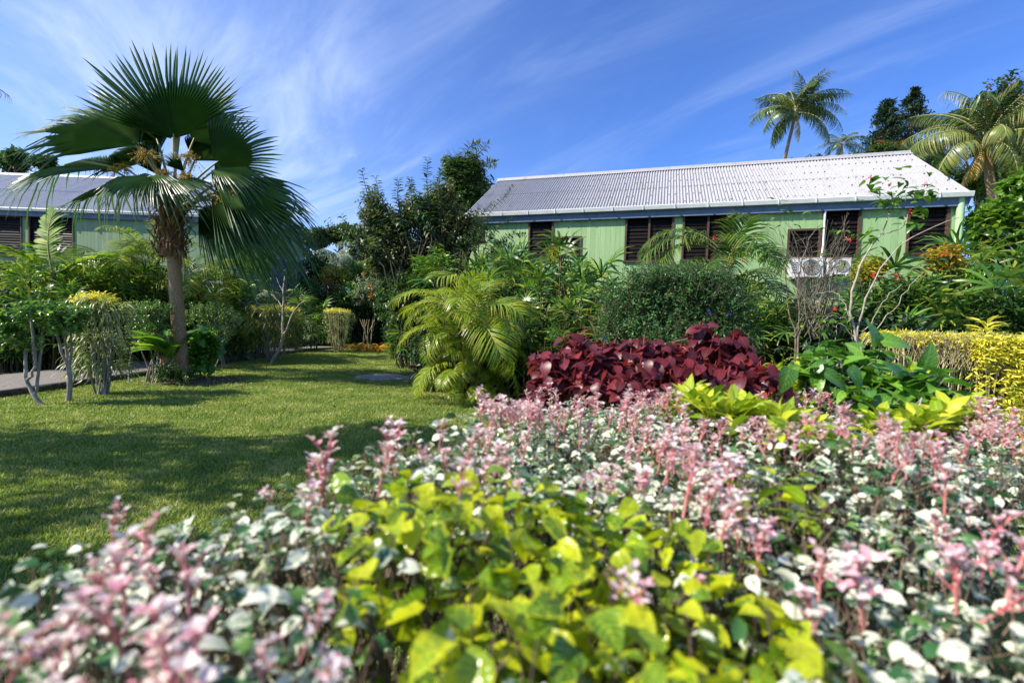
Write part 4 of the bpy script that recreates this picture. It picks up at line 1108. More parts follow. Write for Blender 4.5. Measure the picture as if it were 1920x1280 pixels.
# round-leaved shrub, leaning trunk, far left
def shrub_a():
    b = gp(85, 761); Y = b[1]
    C, Q = blobs_px([(30, 600, 40, 34), (78, 590, 44, 34), (112, 604, 34, 34), (45, 640, 34, 24), (15, 620, 26, 40)], Y)
    t, _ = bush('clipped_shrub', 'round leafed shrub with crooked pale stems and a bent trunk base, leftmost by the path', 'shrub', b, C, Q, T_ROUND, M_HEDGEG, 260, 7, 0.16, 0.066, nst=0, group=TRIM, twig_mat=M_TWIG, lo=0.4, topw=0.4)
    s = MB()
    def pl(pts, r0, r1, dy=0.0):
        p = np.array([at(x, y, Y + dy * i) for i, (x, y) in enumerate(pts)])
        r0 *= 0.72; r1 *= 0.72; q = np.linspace(0, 1, 16); u = np.linspace(0, 1, len(p)); p = np.stack([np.interp(q, u, p[:, i]) for i in range(3)], 1); p[1:-1] += rng.normal(size=(14, 3)) * 0.006
        s.tube(p, np.linspace(r0, r1, 16), 7)
    pl([(84, 763), (70, 752), (60, 735), (50, 712), (47, 690), (51, 660), (50, 635), (46, 600)], 0.042, 0.018)
    pl([(50, 712), (60, 705), (68, 680), (64, 650), (60, 620), (58, 590)], 0.026, 0.015, -0.03)
    pl([(66, 745), (70, 725), (73, 690), (75, 655), (80, 625), (84, 590)], 0.028, 0.015, 0.03)
    pl([(66, 690), (62, 660), (55, 630)], 0.018, 0.01)
    s.build('branches', M_BARK, t)
shrub_a()
def shrub_b():
    b = gp(127, 753); Y = b[1]
    C, Q = blobs_px([(112, 590, 28, 26), (142, 596, 30, 26), (125, 610, 30, 18)], Y)
    t, _ = bush('clipped_shrub', 'slim shrub with one straight pale trunk forking in a V below dark round leaves', 'shrub', b, C, Q, T_ROUND, M_HEDGEG, 150, 7, 0.15, 0.064, nst=0, group=TRIM, twig_mat=M_TWIG, lo=0.5, topw=0.4)
    s = MB()
    for pts, r0, r1 in [([(127, 755), (130, 735), (131, 705), (128, 686)], 0.034, 0.026), ([(128, 686), (115, 660), (108, 630), (106, 595)], 0.022, 0.012),
                        ([(128, 686), (124, 655), (121, 625), (122, 595)], 0.018, 0.010), ([(129, 686), (134, 660), (133, 630), (134, 595)], 0.020, 0.011)]:
        p = np.array([at(x, y, Y) for x, y in pts]); q = np.linspace(0, 1, 12); u = np.linspace(0, 1, len(p))
        p = np.stack([np.interp(q, u, p[:, i]) for i in range(3)], 1); s.tube(p, np.linspace(r0, r1, 12), 7)
    s.build('branches', M_BARK, t)
shrub_b()
def yellow_top(label, base_px, top_px, rx_px, ry_px, hang=True, n_hang=120, vase=False, green=None, name='clipped_shrub', cap_n=150, body=True):
    b = gp(*base_px); Y = b[1]; m = mpp(Y)
    C, Q = blobs_px([(top_px[0], top_px[1], rx_px, ry_px)], Y)
    t = thing(name, label, 'shrub', b, TRIM)
    P, D, Nn, s, A, B = spray(C, Q, cap_n, 8, 0.16, 0.085, up=0.4, lo=0.4, topw=0.8, leafup=0.05, spread=1.0)
    mb = MB(); mb.scatter(T_LANCE, frames(D, Nn, s * 1.1), P); mb.build('golden_top', M_YEL, t)
    c0 = C[0]; top_z = c0[2]; Rx = rx_px * m
    st = MB()
    for i in range(26 if vase else 14):
        a = rng.uniform(0, 6.28); r = Rx * math.sqrt(rng.random()) * (0.95 if vase else 0.8)
        e = np.array([c0[0] + math.cos(a) * r, c0[1] + math.sin(a) * r, top_z - 0.02])
        s0 = b + np.array([math.cos(a) * r * 0.35, math.sin(a) * r * 0.35, -0.02])
        if vase:
            mid = b + np.array([math.cos(a) * r * 0.8, math.sin(a) * r * 0.8, top_z * 0.5])
            k = np.linspace(0, 1, 9)[:, None]; p = (1 - k) ** 2 * s0 + 2 * k * (1 - k) * mid + k ** 2 * e + rng.normal(size=(9, 3)) * 0.008
            st.tube(p, np.linspace(0.016, 0.006, 9), 5)
        else: limb(st, s0, e, 0.016, 0.006, 0.04, 7, 5)
    st.build('stems', M_STRAW if vase else M_BARK, t)
    if hang:
        n = n_hang; a = rng.uniform(0, 6.28, n); zz = rng.uniform(0.25, 1.0, n) * top_z; taper = 0.45 + 0.55 * np.clip(zz / top_z, 0, 1)
        r = Rx * rng.uniform(0.55, 1.1, n) * (taper if vase else 0.75 + 0.25 * taper)
        P = b + np.stack([np.cos(a) * r, np.sin(a) * r, zz], 1)
        P = np.repeat(P, 5, 0) + rng.normal(size=(n * 5, 3)) * 0.03
        D = np.stack([np.repeat(np.cos(a), 5) * 0.7, np.repeat(np.sin(a), 5) * 0.7, np.full(n * 5, 0.25)], 1) + rng.normal(size=(n * 5, 3)) * 0.45
        Nn = np.stack([-np.repeat(np.cos(a), 5) * 0.4, -np.repeat(np.sin(a), 5) * 0.4, np.ones(n * 5)], 1)
        s = rng.uniform(0.16, 0.36, n * 5) * (0.55 if vase else 1.0)
        mb = MB(); mb.scatter(T_STRAP, frames(D, Nn, s), P); mb.build('hanging_leaves', green or M_STRAP, t)
    return t
yellow_top('tall shrub with golden top and long drooping striped strap leaves down to the grass', (190, 741), (180, 566), 36, 16, n_hang=130)
yellow_top('golden topped block shrub standing behind the bare white branching frangipani', (512, 679), (512, 580), 46, 9, n_hang=230, green=leaf_mat('small_hedge_leaf', [(0, (0.06, 0.10, 0.02)), (0.6, (0.16, 0.20, 0.035)), (1, (0.36, 0.30, 0.05))], 0.4, 0.3))
yellow_top('vase shaped shrub with flat golden top and straw coloured stems beside the orange strap leaves', (634, 661), (632, 584), 27, 6, n_hang=260, vase=True, cap_n=110)
def green_block(label, base_px, lst, Y=None, n=300):
    b = gp(*base_px); Y = b[1]
    C, Q = blobs_px(lst, Y)
    bush('clipped_shrub', label, 'shrub', b, C, Q, T_OVATE, M_HEDGEG, n, 8, 0.16, 0.06, stem_mat=M_BARK, nst=9, stem_r=0.014, group=TRIM, twig_mat=M_TWIG, lo=0.45, topw=0.5)
green_block('leafy green shrub left of the fan palm trunk with stems bare near the ground', (282, 716), [(262, 595, 36, 34), (296, 590, 32, 32), (280, 620, 40, 26)], n=330)
green_block('leafy green shrub right of the fan palm trunk in half shade', (398, 694), [(370, 596, 26, 30), (402, 598, 34, 34), (432, 604, 22, 28), (395, 630, 40, 24)], n=380)
green_block('small dark shrub behind the vase shaped golden shrub', (672, 650), [(664, 612, 18, 26), (672, 588, 22, 18)], n=160)

# bird's nest fern and broad leaved plants at the palm's foot
def palm_foot():
    b = gp(300, 714) + np.array([0.05, -0.05, 0]); Y = b[1]
    t = thing('nest_fern', 'big light green strap fronds spreading left of the palm base', 'fern', b)
    mb = MB()
    for i in range(34):
        a = rng.uniform(1.6, 5.0) if i < 24 else rng.uniform(0, 6.28); e = rng.uniform(0.3, 2.2)
        d = np.array([math.cos(a), math.sin(a) * 0.8, e]); L = rng.uniform(0.55, 1.0)
        mb.scatter(T_NEST, frames(d[None], np.array([[-math.cos(a) * e, -math.sin(a) * e, 1.0]]), np.array([[L * 0.95, L, L]])), (at(314, 668, Y) + rng.normal(size=3) * 0.04)[None])
    mb.build('fronds', leaf_mat('nest_fern_leaf', [(0, (0.06, 0.17, 0.018)), (0.6, (0.14, 0.30, 0.024)), (1, (0.32, 0.46, 0.04))], 0.3, 0.42, vein=0.25), t)
    s = MB(); s.tube(np.array([b + [0, 0, -0.02], at(314, 668, Y)]), [0.09, 0.10], 8); s.build('root_mass', M_FIBRE, t)
    b = gp(362, 706) + np.array([0.1, -0.12, 0]); Y = b[1]
    C, Q = blobs_px([(372, 640, 32, 28), (385, 665, 28, 36), (345, 690, 34, 24), (400, 640, 14, 14)], Y)
    bush('philodendron', 'dark glossy broad leaved plant wrapped round the right of the palm base', 'plant', b, C, Q, T_HEART, M_HIB, 90, 6, 0.24, 0.22, nst=6, stem_r=0.014, lo=0.4)
    b = gp(330, 722); Y = b[1]
    C, Q = blobs_px([(318, 690, 26, 18), (330, 702, 30, 14), (352, 704, 26, 14), (300, 706, 18, 10)], Y - 0.05)
    bush('creeping_plant', 'small leaved dark creeper covering the soil in front of the palm base', 'plant', b, C, Q, T_OVATE, M_DARK, 190, 8, 0.12, 0.055, nst=5, stem_r=0.007, lo=0.3)
palm_foot()

# bare frangipani with pale branches
def frangipani(label, base_px, segs, leaves, rs=1.0, name='frangipani', mat=None):
    b = gp(*base_px); Y = b[1]
    t = thing(name, label, 'tree', b)
    s = MB()
    for pts, r0, r1, dy in segs:
        p = np.array([at(x, y, Y + dy * i / len(pts)) for i, (x, y) in enumerate(pts)]); n = len(pts) * 4
        q = np.linspace(0, 1, n); u = np.linspace(0, 1, len(p)); p = np.stack([np.interp(q, u, p[:, i]) for i in range(3)], 1)
        p[1:-1] = p[1:-1] * 0.5 + 0.25 * (p[:-2] + p[2:]) + rng.normal(size=(n - 2, 3)) * 0.004
        s.tube(p, np.linspace(r0, r1, n) * rs, 7)
    s.build('branches', mat or M_TWIG, t)
    mb = MB()
    for (x, y, dx, dz, L) in leaves:
        mb.scatter(T_BROAD, frames(np.array([[dx, -0.15, dz]]), np.array([[0.2, -0.6, 1.0]]), np.array([[L * 0.55, L, L]])), at(x, y, Y)[None])
    mb.build('leaves', M_BRIGHT, t)
frangipani('bare white branched frangipani with two leaves before the golden topped shrub', (508, 683),
    [([(508, 684), (514, 670), (526, 652), (530, 630), (530, 605), (530, 585), (532, 560), (531, 540), (535, 520), (534, 506)], 0.045, 0.016, 0.0),
     ([(528, 632), (538, 618), (544, 600), (550, 585), (562, 570), (574, 563)], 0.028, 0.012, -0.3), ([(530, 576), (520, 562), (510, 552), (498, 545), (488, 545)], 0.022, 0.010, 0.25),
     ([(531, 565), (540, 556), (549, 547), (558, 535), (563, 531)], 0.02, 0.009, 0.2), ([(520, 562), (512, 548), (512, 536), (506, 528)], 0.014, 0.007, -0.2),
     ([(534, 525), (542, 520), (549, 515)], 0.012, 0.007, 0.1), ([(527, 590), (518, 580), (508, 572)], 0.014, 0.007, -0.2), ([(530, 545), (524, 535), (518, 520)], 0.012, 0.006, 0.1)],
    [(480, 535, -1.0, -0.15, 0.30), (536, 547, 1.0, 0.45, 0.30), (500, 528, 0.4, 0.4, 0.2), (490, 528, -0.6, 0.3, 0.22), (532, 592, 0.8, 0.1, 0.2), (505, 526, -0.2, 0.5, 0.18)])
frangipani('bare dark forked shrub leaning left beside the orange strap leaves', (745, 640),
    [([(748, 640), (738, 610), (722, 588), (712, 570), (705, 545), (700, 520)], 0.06, 0.016, 0.0), ([(722, 588), (700, 586), (690, 582)], 0.03, 0.012, 0.0), ([(712, 570), (690, 545), (684, 530)], 0.03, 0.012, 0.3),
     ([(712, 572), (716, 550), (712, 530), (716, 510)], 0.026, 0.01, -0.3)],
    [(704, 530, -0.5, 0.6, 0.3), (714, 520, 0.5, 0.7, 0.3), (688, 540, -0.8, 0.3, 0.3), (716, 512, 0.7, 0.3, 0.3), (700, 522, -0.9, 0.1, 0.3)], mat=M_TWIGD)

# orange strap-leaved clump at the end of the lawn
def orange_clump():
    b = gp(695, 659); Y = b[1]; t = thing('strap_leaf_clump', 'orange and yellow strap leaved clump at the far end of the lawn', 'plant', b)
    mb = MB()
    for k in range(9): strap_tuft(mb, b + np.array([rng.uniform(-0.7, 0.8), rng.uniform(-0.3, 0.4), rng.uniform(0.0, 0.2)]), 20, 0.75, T_STRAP, 0.8)
    mb.build('leaves', M_ORANGE, t)
    s = MB()
    for k in range(7): limb(s, b + np.array([rng.normal() * 0.2 - 0.2, 0.1, 0]), b + np.array([rng.normal() * 0.25 - 0.2, 0.1, 1.3]), 0.02, 0.01, 0.03, 6, 5)
    s.build('stems', M_STRAW, t)
orange_clump()

# ---- lady palms: three prototypes, then copies
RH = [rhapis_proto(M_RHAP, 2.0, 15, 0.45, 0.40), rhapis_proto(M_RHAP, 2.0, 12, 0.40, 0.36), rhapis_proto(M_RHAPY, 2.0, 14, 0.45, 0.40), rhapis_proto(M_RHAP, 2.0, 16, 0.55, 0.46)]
rh_used = [False] * 4
def rh(kind, px, top_py, Y, label, group, x=None):
    """lady palm whose top reaches pixel row top_py at depth Y"""
    p = at(px, top_py, Y); sc = max(0.5, p[2] / 2.05)
    src = RH[kind]
    if not rh_used[kind]:
        rh_used[kind] = True; o = src
        o.location = (p[0], p[1], 0); o.rotation_euler = (0, 0, rng.uniform(0, 6.28)); o.scale = (min(sc, 1.25), min(sc, 1.25), sc); o['label'] = label; o['group'] = group
    else:
        o = copy_thing(src, (p[0], p[1], 0), rng.uniform(0, 6.28), label, group); o.scale = (min(sc, 1.25), min(sc, 1.25), sc)
    return o
GL = 'lady palms in front of the grey roofed house'
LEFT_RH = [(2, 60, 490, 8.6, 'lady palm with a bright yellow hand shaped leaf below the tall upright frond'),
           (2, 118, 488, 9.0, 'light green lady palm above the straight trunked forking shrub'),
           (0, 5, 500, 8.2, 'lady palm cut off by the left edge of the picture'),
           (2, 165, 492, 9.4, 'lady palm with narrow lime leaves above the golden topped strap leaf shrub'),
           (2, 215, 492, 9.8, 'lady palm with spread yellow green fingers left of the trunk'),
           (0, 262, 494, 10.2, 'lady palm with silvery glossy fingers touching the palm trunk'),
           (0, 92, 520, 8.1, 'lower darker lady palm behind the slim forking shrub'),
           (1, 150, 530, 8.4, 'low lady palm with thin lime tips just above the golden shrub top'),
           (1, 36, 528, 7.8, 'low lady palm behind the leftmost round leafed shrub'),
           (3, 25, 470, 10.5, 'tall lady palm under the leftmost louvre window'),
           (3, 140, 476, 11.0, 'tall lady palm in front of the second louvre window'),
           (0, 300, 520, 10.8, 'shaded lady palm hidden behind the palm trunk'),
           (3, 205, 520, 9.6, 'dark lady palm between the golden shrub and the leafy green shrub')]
for k, px, ty, Y, lb in LEFT_RH: rh(k, px, ty, Y + 1.3, lb, GL)
GC = 'lady palms beside the far bend of the path'
for k, px, ty, Y, lb in [(3, 440, 530, 13.0, 'dark lady palm in the shade behind the bare frangipani'), (3, 480, 545, 14.5, 'shaded lady palm left of the frangipani branches'),
                         (0, 575, 540, 17.5, 'dark lady palm between frangipani and vase shaped shrub'), (3, 610, 552, 20.0, 'shaded lady palm above the vase shaped golden shrub')]:
    rh(k, px, ty, Y, lb, GC)
# tall broad-leaflet frond and areca palms in front of the left house
STIFF = frond_set(2, L=1.0, n=21, ll=0.26, a0=88, a1=48, wid=0.06, vee=0.06, hang=0.0, mats=(leaf_mat('stiff_frond_leaf', [(0, (0.10, 0.20, 0.015)), (0.6, (0.19, 0.32, 0.02)), (1, (0.34, 0.42, 0.03))], 0.55, 0.45, spec=0.25), M_PETI), curl=0.3, beta=(70, 30), start=0.22, rach=0.014, lw_tip=0.35)
p = at(100, 480, 9.8)
t = thing('cycad_palm', 'bright upright frond with broad flat leaflets before the second louvre window', 'palm', (p[0], p[1], 0))
cm = MB(); limb(cm, np.array([p[0], p[1], -0.02]), p + np.array([0, 0, -0.35]), 0.06, 0.045, 0.03, 7, 7); cm.build('cane', M_CANE, t)
o_ = (0, 0, p[2] - 0.4)
for az, tilt, sc, k in [(95, 0, 1.62, 0), (172, -42, 1.3, 1), (10, -50, 1.2, 1), (250, -40, 1.0, 0), (60, -45, 1.1, 1)]:
    fronds_on(t, STIFF, [(o_, az, tilt, sc, k)])
GA_ = 'areca palms in front of the grey roofed house'
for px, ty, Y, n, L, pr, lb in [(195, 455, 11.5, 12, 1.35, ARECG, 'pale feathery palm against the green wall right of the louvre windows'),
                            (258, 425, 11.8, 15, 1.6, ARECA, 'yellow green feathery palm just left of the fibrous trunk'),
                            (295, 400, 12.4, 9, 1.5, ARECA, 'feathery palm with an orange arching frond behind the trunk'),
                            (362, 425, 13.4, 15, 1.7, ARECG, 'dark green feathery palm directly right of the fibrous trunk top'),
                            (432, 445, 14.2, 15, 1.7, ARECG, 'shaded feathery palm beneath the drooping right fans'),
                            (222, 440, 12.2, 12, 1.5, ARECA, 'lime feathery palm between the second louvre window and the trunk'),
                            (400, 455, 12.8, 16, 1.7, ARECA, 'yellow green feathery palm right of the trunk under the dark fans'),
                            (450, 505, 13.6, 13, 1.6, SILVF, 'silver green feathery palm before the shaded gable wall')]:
    q = at(px, ty, Y); areca(lb, (q[0], q[1], 0), n, L, pr, 5, max(0.5, q[2] - 0.75 * L), 0.2, group=GA_)

# golden croton-like bits between the lady palms, dark leafy mass behind path
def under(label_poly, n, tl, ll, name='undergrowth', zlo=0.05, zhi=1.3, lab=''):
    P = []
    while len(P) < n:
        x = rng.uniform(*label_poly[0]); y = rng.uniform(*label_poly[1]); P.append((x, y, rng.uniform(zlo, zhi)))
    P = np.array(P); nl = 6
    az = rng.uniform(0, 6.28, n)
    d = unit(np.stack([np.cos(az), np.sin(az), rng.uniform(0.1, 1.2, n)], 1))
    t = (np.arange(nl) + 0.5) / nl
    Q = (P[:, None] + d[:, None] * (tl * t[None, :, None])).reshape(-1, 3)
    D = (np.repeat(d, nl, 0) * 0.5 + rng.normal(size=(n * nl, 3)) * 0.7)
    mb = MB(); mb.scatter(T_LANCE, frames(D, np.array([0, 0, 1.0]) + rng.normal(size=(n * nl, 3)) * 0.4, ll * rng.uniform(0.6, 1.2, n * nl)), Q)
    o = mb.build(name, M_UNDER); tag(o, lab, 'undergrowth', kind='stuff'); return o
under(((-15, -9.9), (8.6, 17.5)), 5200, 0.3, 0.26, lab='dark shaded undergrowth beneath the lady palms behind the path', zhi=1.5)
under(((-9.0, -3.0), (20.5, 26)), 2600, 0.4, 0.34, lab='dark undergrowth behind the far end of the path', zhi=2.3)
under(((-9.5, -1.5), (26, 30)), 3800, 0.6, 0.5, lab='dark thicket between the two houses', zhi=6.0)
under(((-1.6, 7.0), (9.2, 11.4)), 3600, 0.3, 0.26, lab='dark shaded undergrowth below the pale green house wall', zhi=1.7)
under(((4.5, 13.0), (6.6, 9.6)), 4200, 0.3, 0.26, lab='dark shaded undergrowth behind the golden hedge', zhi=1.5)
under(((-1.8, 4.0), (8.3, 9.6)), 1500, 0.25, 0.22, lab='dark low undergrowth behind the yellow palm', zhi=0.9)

# ================================================================== CENTRE BACKGROUND
p = at(625, 500, 27.0)
t = thing('silver_palm', 'grey green feathery coconut palm beyond the end of the lawn', 'palm tree', (p[0], p[1], 0))
s = MB(); limb(s, np.array([p[0], p[1], -0.05]), p, 0.16, 0.12, 0.02, 8, 8); s.build('trunk', M_PALMB, t)
fronds_on(t, SILVF, [((0, 0, p[2] + rng.normal() * 0.1), i * 137.5, 25 - 75 * i / 17, 2.6 * rng.uniform(0.85, 1.1)) for i in range(17)])
p = at(690, 470, 31.0)
t = thing('silver_palm', 'second grey palm half hidden behind the round crowned tree', 'palm tree', (p[0], p[1], 0))
s = MB(); limb(s, np.array([p[0], p[1], -0.05]), p, 0.16, 0.12, 0.02, 8, 8); s.build('trunk', M_PALMB, t)
fronds_on(t, SILVF, [((0, 0, p[2] + rng.normal() * 0.1), i * 137.5, 20 - 70 * i / 14, 2.4 * rng.uniform(0.85, 1.1)) for i in range(14)])
def cb(label, px, py, rx, ry, Y, T, mat, n, ll, tl=0.3, name='garden_shrub', cat='shrub', flowers=None, **kw):
    C, Q = blobs_px([(px, py, rx, ry), (px - rx * 0.4, py + ry * 0.7, rx * 0.7, ry * 0.8), (px + rx * 0.4, py + ry * 0.5, rx * 0.7, ry * 0.8)], Y)
    b = (C[0][0], C[0][1], 0)
    t, sp = bush(name, label, cat, b, C, Q, T, mat, n, 7, tl, ll, nst=6, stem_r=0.02, **kw)
    return t, sp
GM = 'mixed shrubs beyond the end of the lawn'
cb('golden green shrub above the vase shaped clipped shrub', 628, 512, 34, 22, 22.5, T_OVATE2, M_YELG, 300, 0.18, group=GM)
cb('lime yellow shrub right of the golden green one', 668, 508, 24, 24, 23.5, T_LANCE, M_BRIGHT, 240, 0.26, group=GM)
t, sp = cb('green shrub with dark red leaf sprays beyond the lawn', 622, 555, 26, 26, 21.5, T_LANCE, M_HEDGEG, 260, 0.22, group=GM)
mb = MB(); P = np.array([at(620 + 8 * rng.normal(), 548 + 12 * rng.normal(), 21.1) for _ in range(90)]); mb.scatter(T_LANCE, frames(rng.normal(size=(90, 3)) + [0, 0, 0.6], rnd_unit(90), rng.uniform(0.2, 0.4, 90)), P)
mb.build('red_leaves', leaf_mat('croton_red', [(0, (0.16, 0.02, 0.02)), (1, (0.36, 0.06, 0.03))], 0.4, 0.3), t)
t, sp = cb('pale leafed shrub with small orange flowers behind the dark forked shrub', 690, 540, 30, 26, 20.5, T_OVATE2, leaf_mat('pale_shrub_leaf', [(0, (0.08, 0.13, 0.05)), (0.7, (0.2, 0.26, 0.12)), (1, (0.45, 0.48, 0.36))], 0.4, 0.3), 330, 0.15, group=GM)
mb = MB(); M_ORP = leaf_mat('orange_petal', [(0, (0.6, 0.18, 0.02)), (1, (0.75, 0.32, 0.03))], 0.5, 0.3)
for x, y in [(694, 537), (693, 556), (724, 580), (680, 512)]:
    mb = MB(); P = np.array([at(x + 2 * rng.normal(), y + 2 * rng.normal(), 19.7) for _ in range(9)]); mb.scatter(T_OVATE2, frames(rnd_unit(9), rnd_unit(9), np.full(9, 0.12)), P); mb.build('flower', M_ORP, t)
cb('dark green shrub between the forked shrub and the yellow palm', 760, 585, 36, 50, 13.0, T_LANCE, M_DARK, 420, 0.22, group=GM)
cb('leafy shrub with drooping bright leaves left of the yellow palm top', 812, 500, 40, 40, 11.2, T_LANCE, M_HEDGEG, 240, 0.20, tl=0.5, group=GM, dist=True, jit=0.5, droop=0.4)
cb('lime leafed shrub rising behind the yellow palm', 826, 488, 30, 26, 9.6, T_LANCE, M_BRIGHT, 70, 0.17, tl=0.5, group=GM, dist=True, jit=0.6, droop=0.3)
cb('low olive shrub right of the orange strap leaves', 768, 632, 28, 26, 14.5, T_OVATE2, M_OLIVE, 240, 0.12, group=GM)
cb('dark leafy shrub below the drooping bright leaves', 770, 545, 40, 40, 12.2, T_OVATE2, M_DARK, 420, 0.16, group=GM)
cb('dense green shrub at the corner of the shaded gable wall', 588, 500, 26, 46, 23.0, T_LANCE, M_DARK, 340, 0.3, group=GM)
cb('dense dark shrub below the silver palm at the end of the path', 590, 560, 34, 40, 20.8, T_LANCE, M_DARK, 420, 0.24, group=GM)
cb('leafy green shrub behind the vase shaped golden shrub', 655, 560, 36, 34, 21.0, T_OVATE2, M_HEDGEG, 380, 0.16, group=GM)
cb('dark shrub filling the shade under the broad leafy tree', 745, 540, 40, 46, 14.6, T_LANCE, M_DARK, 480, 0.2, group=GM)
rh(3, 752, 590, 20.0, 'dark lady palm beside the orange strap leaves', GC)
rh(0, 780, 560, 12.6, 'shaded lady palm left of the yellow palm', GC)

# big leafy tree left of the pale green house
C, Q = blobs_px([(735, 430, 48, 50), (790, 400, 46, 44), (840, 430, 52, 50), (770, 480, 56, 40), (700, 400, 24, 50), (830, 370, 30, 40), (880, 430, 34, 34), (720, 490, 40, 36), (820, 480, 46, 40)], 13.2)
tree('leafy_tree', 'broad leafy tree with upright leafy shoots left of the pale green house', (at(800, 600, 13.4)[0], 13.4, 0), C, Q, T_OVATE, M_OLIVE, 2600, 9, 0.55, 0.135, 0.13, M_BARKD, dist=False, lo=0.25, up=0.3, leafup=0.0)
def shoots(label, base, lst, Y, T, mat, ll, name='leafy_tree', r=0.02, dens=26, cat='tree', group=None, thick=None):
    """long single shoots with leaves in two ranks, each drawn as a line of pixels"""
    t = thing(name, label, cat, base, group); s = MB(); P = []; D = []; Nn = []; S_ = []
    for e in lst:
        pts, dy = e
        p = np.array([at(x, y, Y + dy * i / max(1, len(pts) - 1)) for i, (x, y) in enumerate(pts)]); n = dens
        q = np.linspace(0, 1, n); u = np.linspace(0, 1, len(p)); c = np.stack([np.interp(q, u, p[:, i]) for i in range(3)], 1)
        c[1:-1] = 0.5 * c[1:-1] + 0.25 * (c[2:] + c[:-2])
        s.tube(c[::2], np.linspace(r, r * 0.3, len(c[::2])), 5)
        tg = unit(np.gradient(c, axis=0)); side = unit(np.cross(tg, np.array([0.15, -1, 0.2])))
        for i in range(4, n):
            for sg in (-1, 1):
                P.append(c[i]); D.append(tg[i] * 0.45 + sg * side[i] * 0.9 + rng.normal(size=3) * 0.28); Nn.append(tg[i] * 0.8 + np.array([0, -0.3, 0.5]) + rng.normal(size=3) * 0.3); S_.append(ll * rng.uniform(0.7, 1.1) * (1 - 0.45 * i / n))
    bx = np.array(base, float)
    for e in lst:
        limb(s, bx, at(*e[0][0], Y), r * 1.5, r * 0.9, 0.08, 10, 6)
    s.build('branches', M_BARKD, t)
    mb = MB(); mb.scatter(T, frames(np.array(D), np.array(Nn), np.array(S_)), np.array(P)); mb.build('crown', mat, t)
    return t
shoots('tree with long upright wands of dark leaves reaching above the centre of the garden', (at(790, 620, 12.4)[0], 12.4, 0),
    [([(740, 470), (715, 420), (690, 370), (678, 318)], 0.0), ([(760, 470), (735, 410), (712, 370), (704, 332)], 0.3), ([(770, 470), (750, 400), (745, 365), (748, 336)], -0.3), ([(790, 450), (775, 400), (770, 360), (768, 334)], 0.2),
     ([(810, 450), (805, 390), (800, 340), (802, 298)], -0.2), ([(800, 450), (790, 400), (785, 370), (764, 345)], 0.5), ([(830, 440), (825, 390), (822, 350), (826, 322)], 0.2), ([(730, 480), (690, 460), (650, 445), (614, 412)], 0.0),
     ([(720, 500), (690, 470), (660, 440), (640, 405)], 0.4), ([(730, 480), (700, 440), (690, 420), (672, 392)], -0.3), ([(820, 450), (800, 420), (780, 400), (790, 372)], -0.5)], 12.4, T_OVATE, M_DARK, 0.27)
C, Q = blobs_px([(870, 370, 40, 40), (858, 320, 30, 36), (885, 315, 22, 26), (840, 380, 30, 36), (895, 385, 26, 30), (905, 345, 16, 18)], 17.5)
tree('feathery_tree', 'taller feathery tree rising behind the left end of the white roof', (at(870, 600, 17.5)[0], 17.5, 0), C, Q, T_LANCE, M_DARK, 1300, 12, 0.85, 0.27, 0.15, M_BARKD, dist=True, lo=0.25, up=0.1, droop=0.35, leafup=-0.1)
shoots('long arching sprays of the feathery tree against the sky', (at(872, 600, 17.3)[0], 17.3, 0), [([(875, 350), (885, 320), (895, 290), (915, 270)], 0.0), ([(880, 340), (900, 320), (915, 305), (930, 304)], -0.2), ([(885, 360), (905, 340), (912, 355), (908, 385)], -0.2),
     ([(860, 330), (868, 300), (880, 275), (900, 270)], 0.3), ([(855, 340), (842, 310), (840, 300), (830, 296)], 0.3)], 17.3, T_LANCE, M_OLIVE, 0.46, name='feathery_tree', r=0.03, dens=30)
# leafy branch over the left end of the roof and the compound-leaved sapling before the wall
shoots('slender dark sapling leaning over the left end of the white roof', (at(915, 600, 11.8)[0], 11.8, 0), [([(890, 480), (900, 430), (920, 395), (950, 365), (960, 350)], -0.1), ([(890, 470), (895, 430), (905, 400), (925, 378)], 0.1), ([(890, 480), (885, 440), (890, 410), (900, 385)], -0.1)], 11.8, T_OVATE, M_DARK, 0.16, name='sapling', r=0.014, cat='small tree')
shoots('sapling with feathered dark leaves in front of the left end of the green wall', (at(925, 600, 11.2)[0], 11.2, 0), [([(900, 490), (915, 450), (940, 420), (962, 410)], 0.0), ([(905, 480), (940, 450), (965, 438), (985, 440)], 0.0), ([(905, 490), (930, 460), (950, 455), (972, 470)], -0.1), ([(900, 490), (895, 450), (905, 425), (920, 410)], 0.1), ([(900, 485), (880, 455), (870, 445), (858, 450)], 0.1), ([(900, 490), (925, 475), (945, 480), (958, 492)], 0.0)], 11.2, T_OVATE, M_DARK, 0.17, name='sapling', r=0.014, cat='small tree')
# distant wooded ridge and trees seen between the houses
def far_tree(label, px, top, rx, Y, mat=M_FARG, n=420, ll=0.5, group='far trees behind the houses', T=T_OVATE2, **kw):
    p = at(px, top, Y); m = mpp(Y); h = p[2]
    hz = (h + 0.0)
    lst = []
    for k in range(6):
        lst.append((px + rx * rng.uniform(-0.6, 0.6), top + rx * (0.45 + 0.5 * rng.random()), rx * 0.55, rx * 0.5, rng.normal() * rx * m * 0.3))
    C, Q = blobs_px(lst, Y)
    return tree('far_tree', label, (p[0], p[1], 0), C, Q, T, mat, n, 7, rx * m * 0.32, ll, 0.22, M_BARKD, group=group, lo=0.3, twigs=False, **kw)
for lb, px, top, rx, Y in [('hazy green tree between the houses, left of the silver palm', 592, 425, 30, 40), ('darker tree above the silver palm', 650, 412, 36, 42), ('tree crown filling the gap behind the leafy tree', 720, 420, 44, 38),
                           ('low tree behind the silver palm', 640, 470, 46, 34), ('tree glimpsed behind the fan palm fronds', 560, 430, 30, 44)]:
    far_tree(lb, px, top, rx, Y)
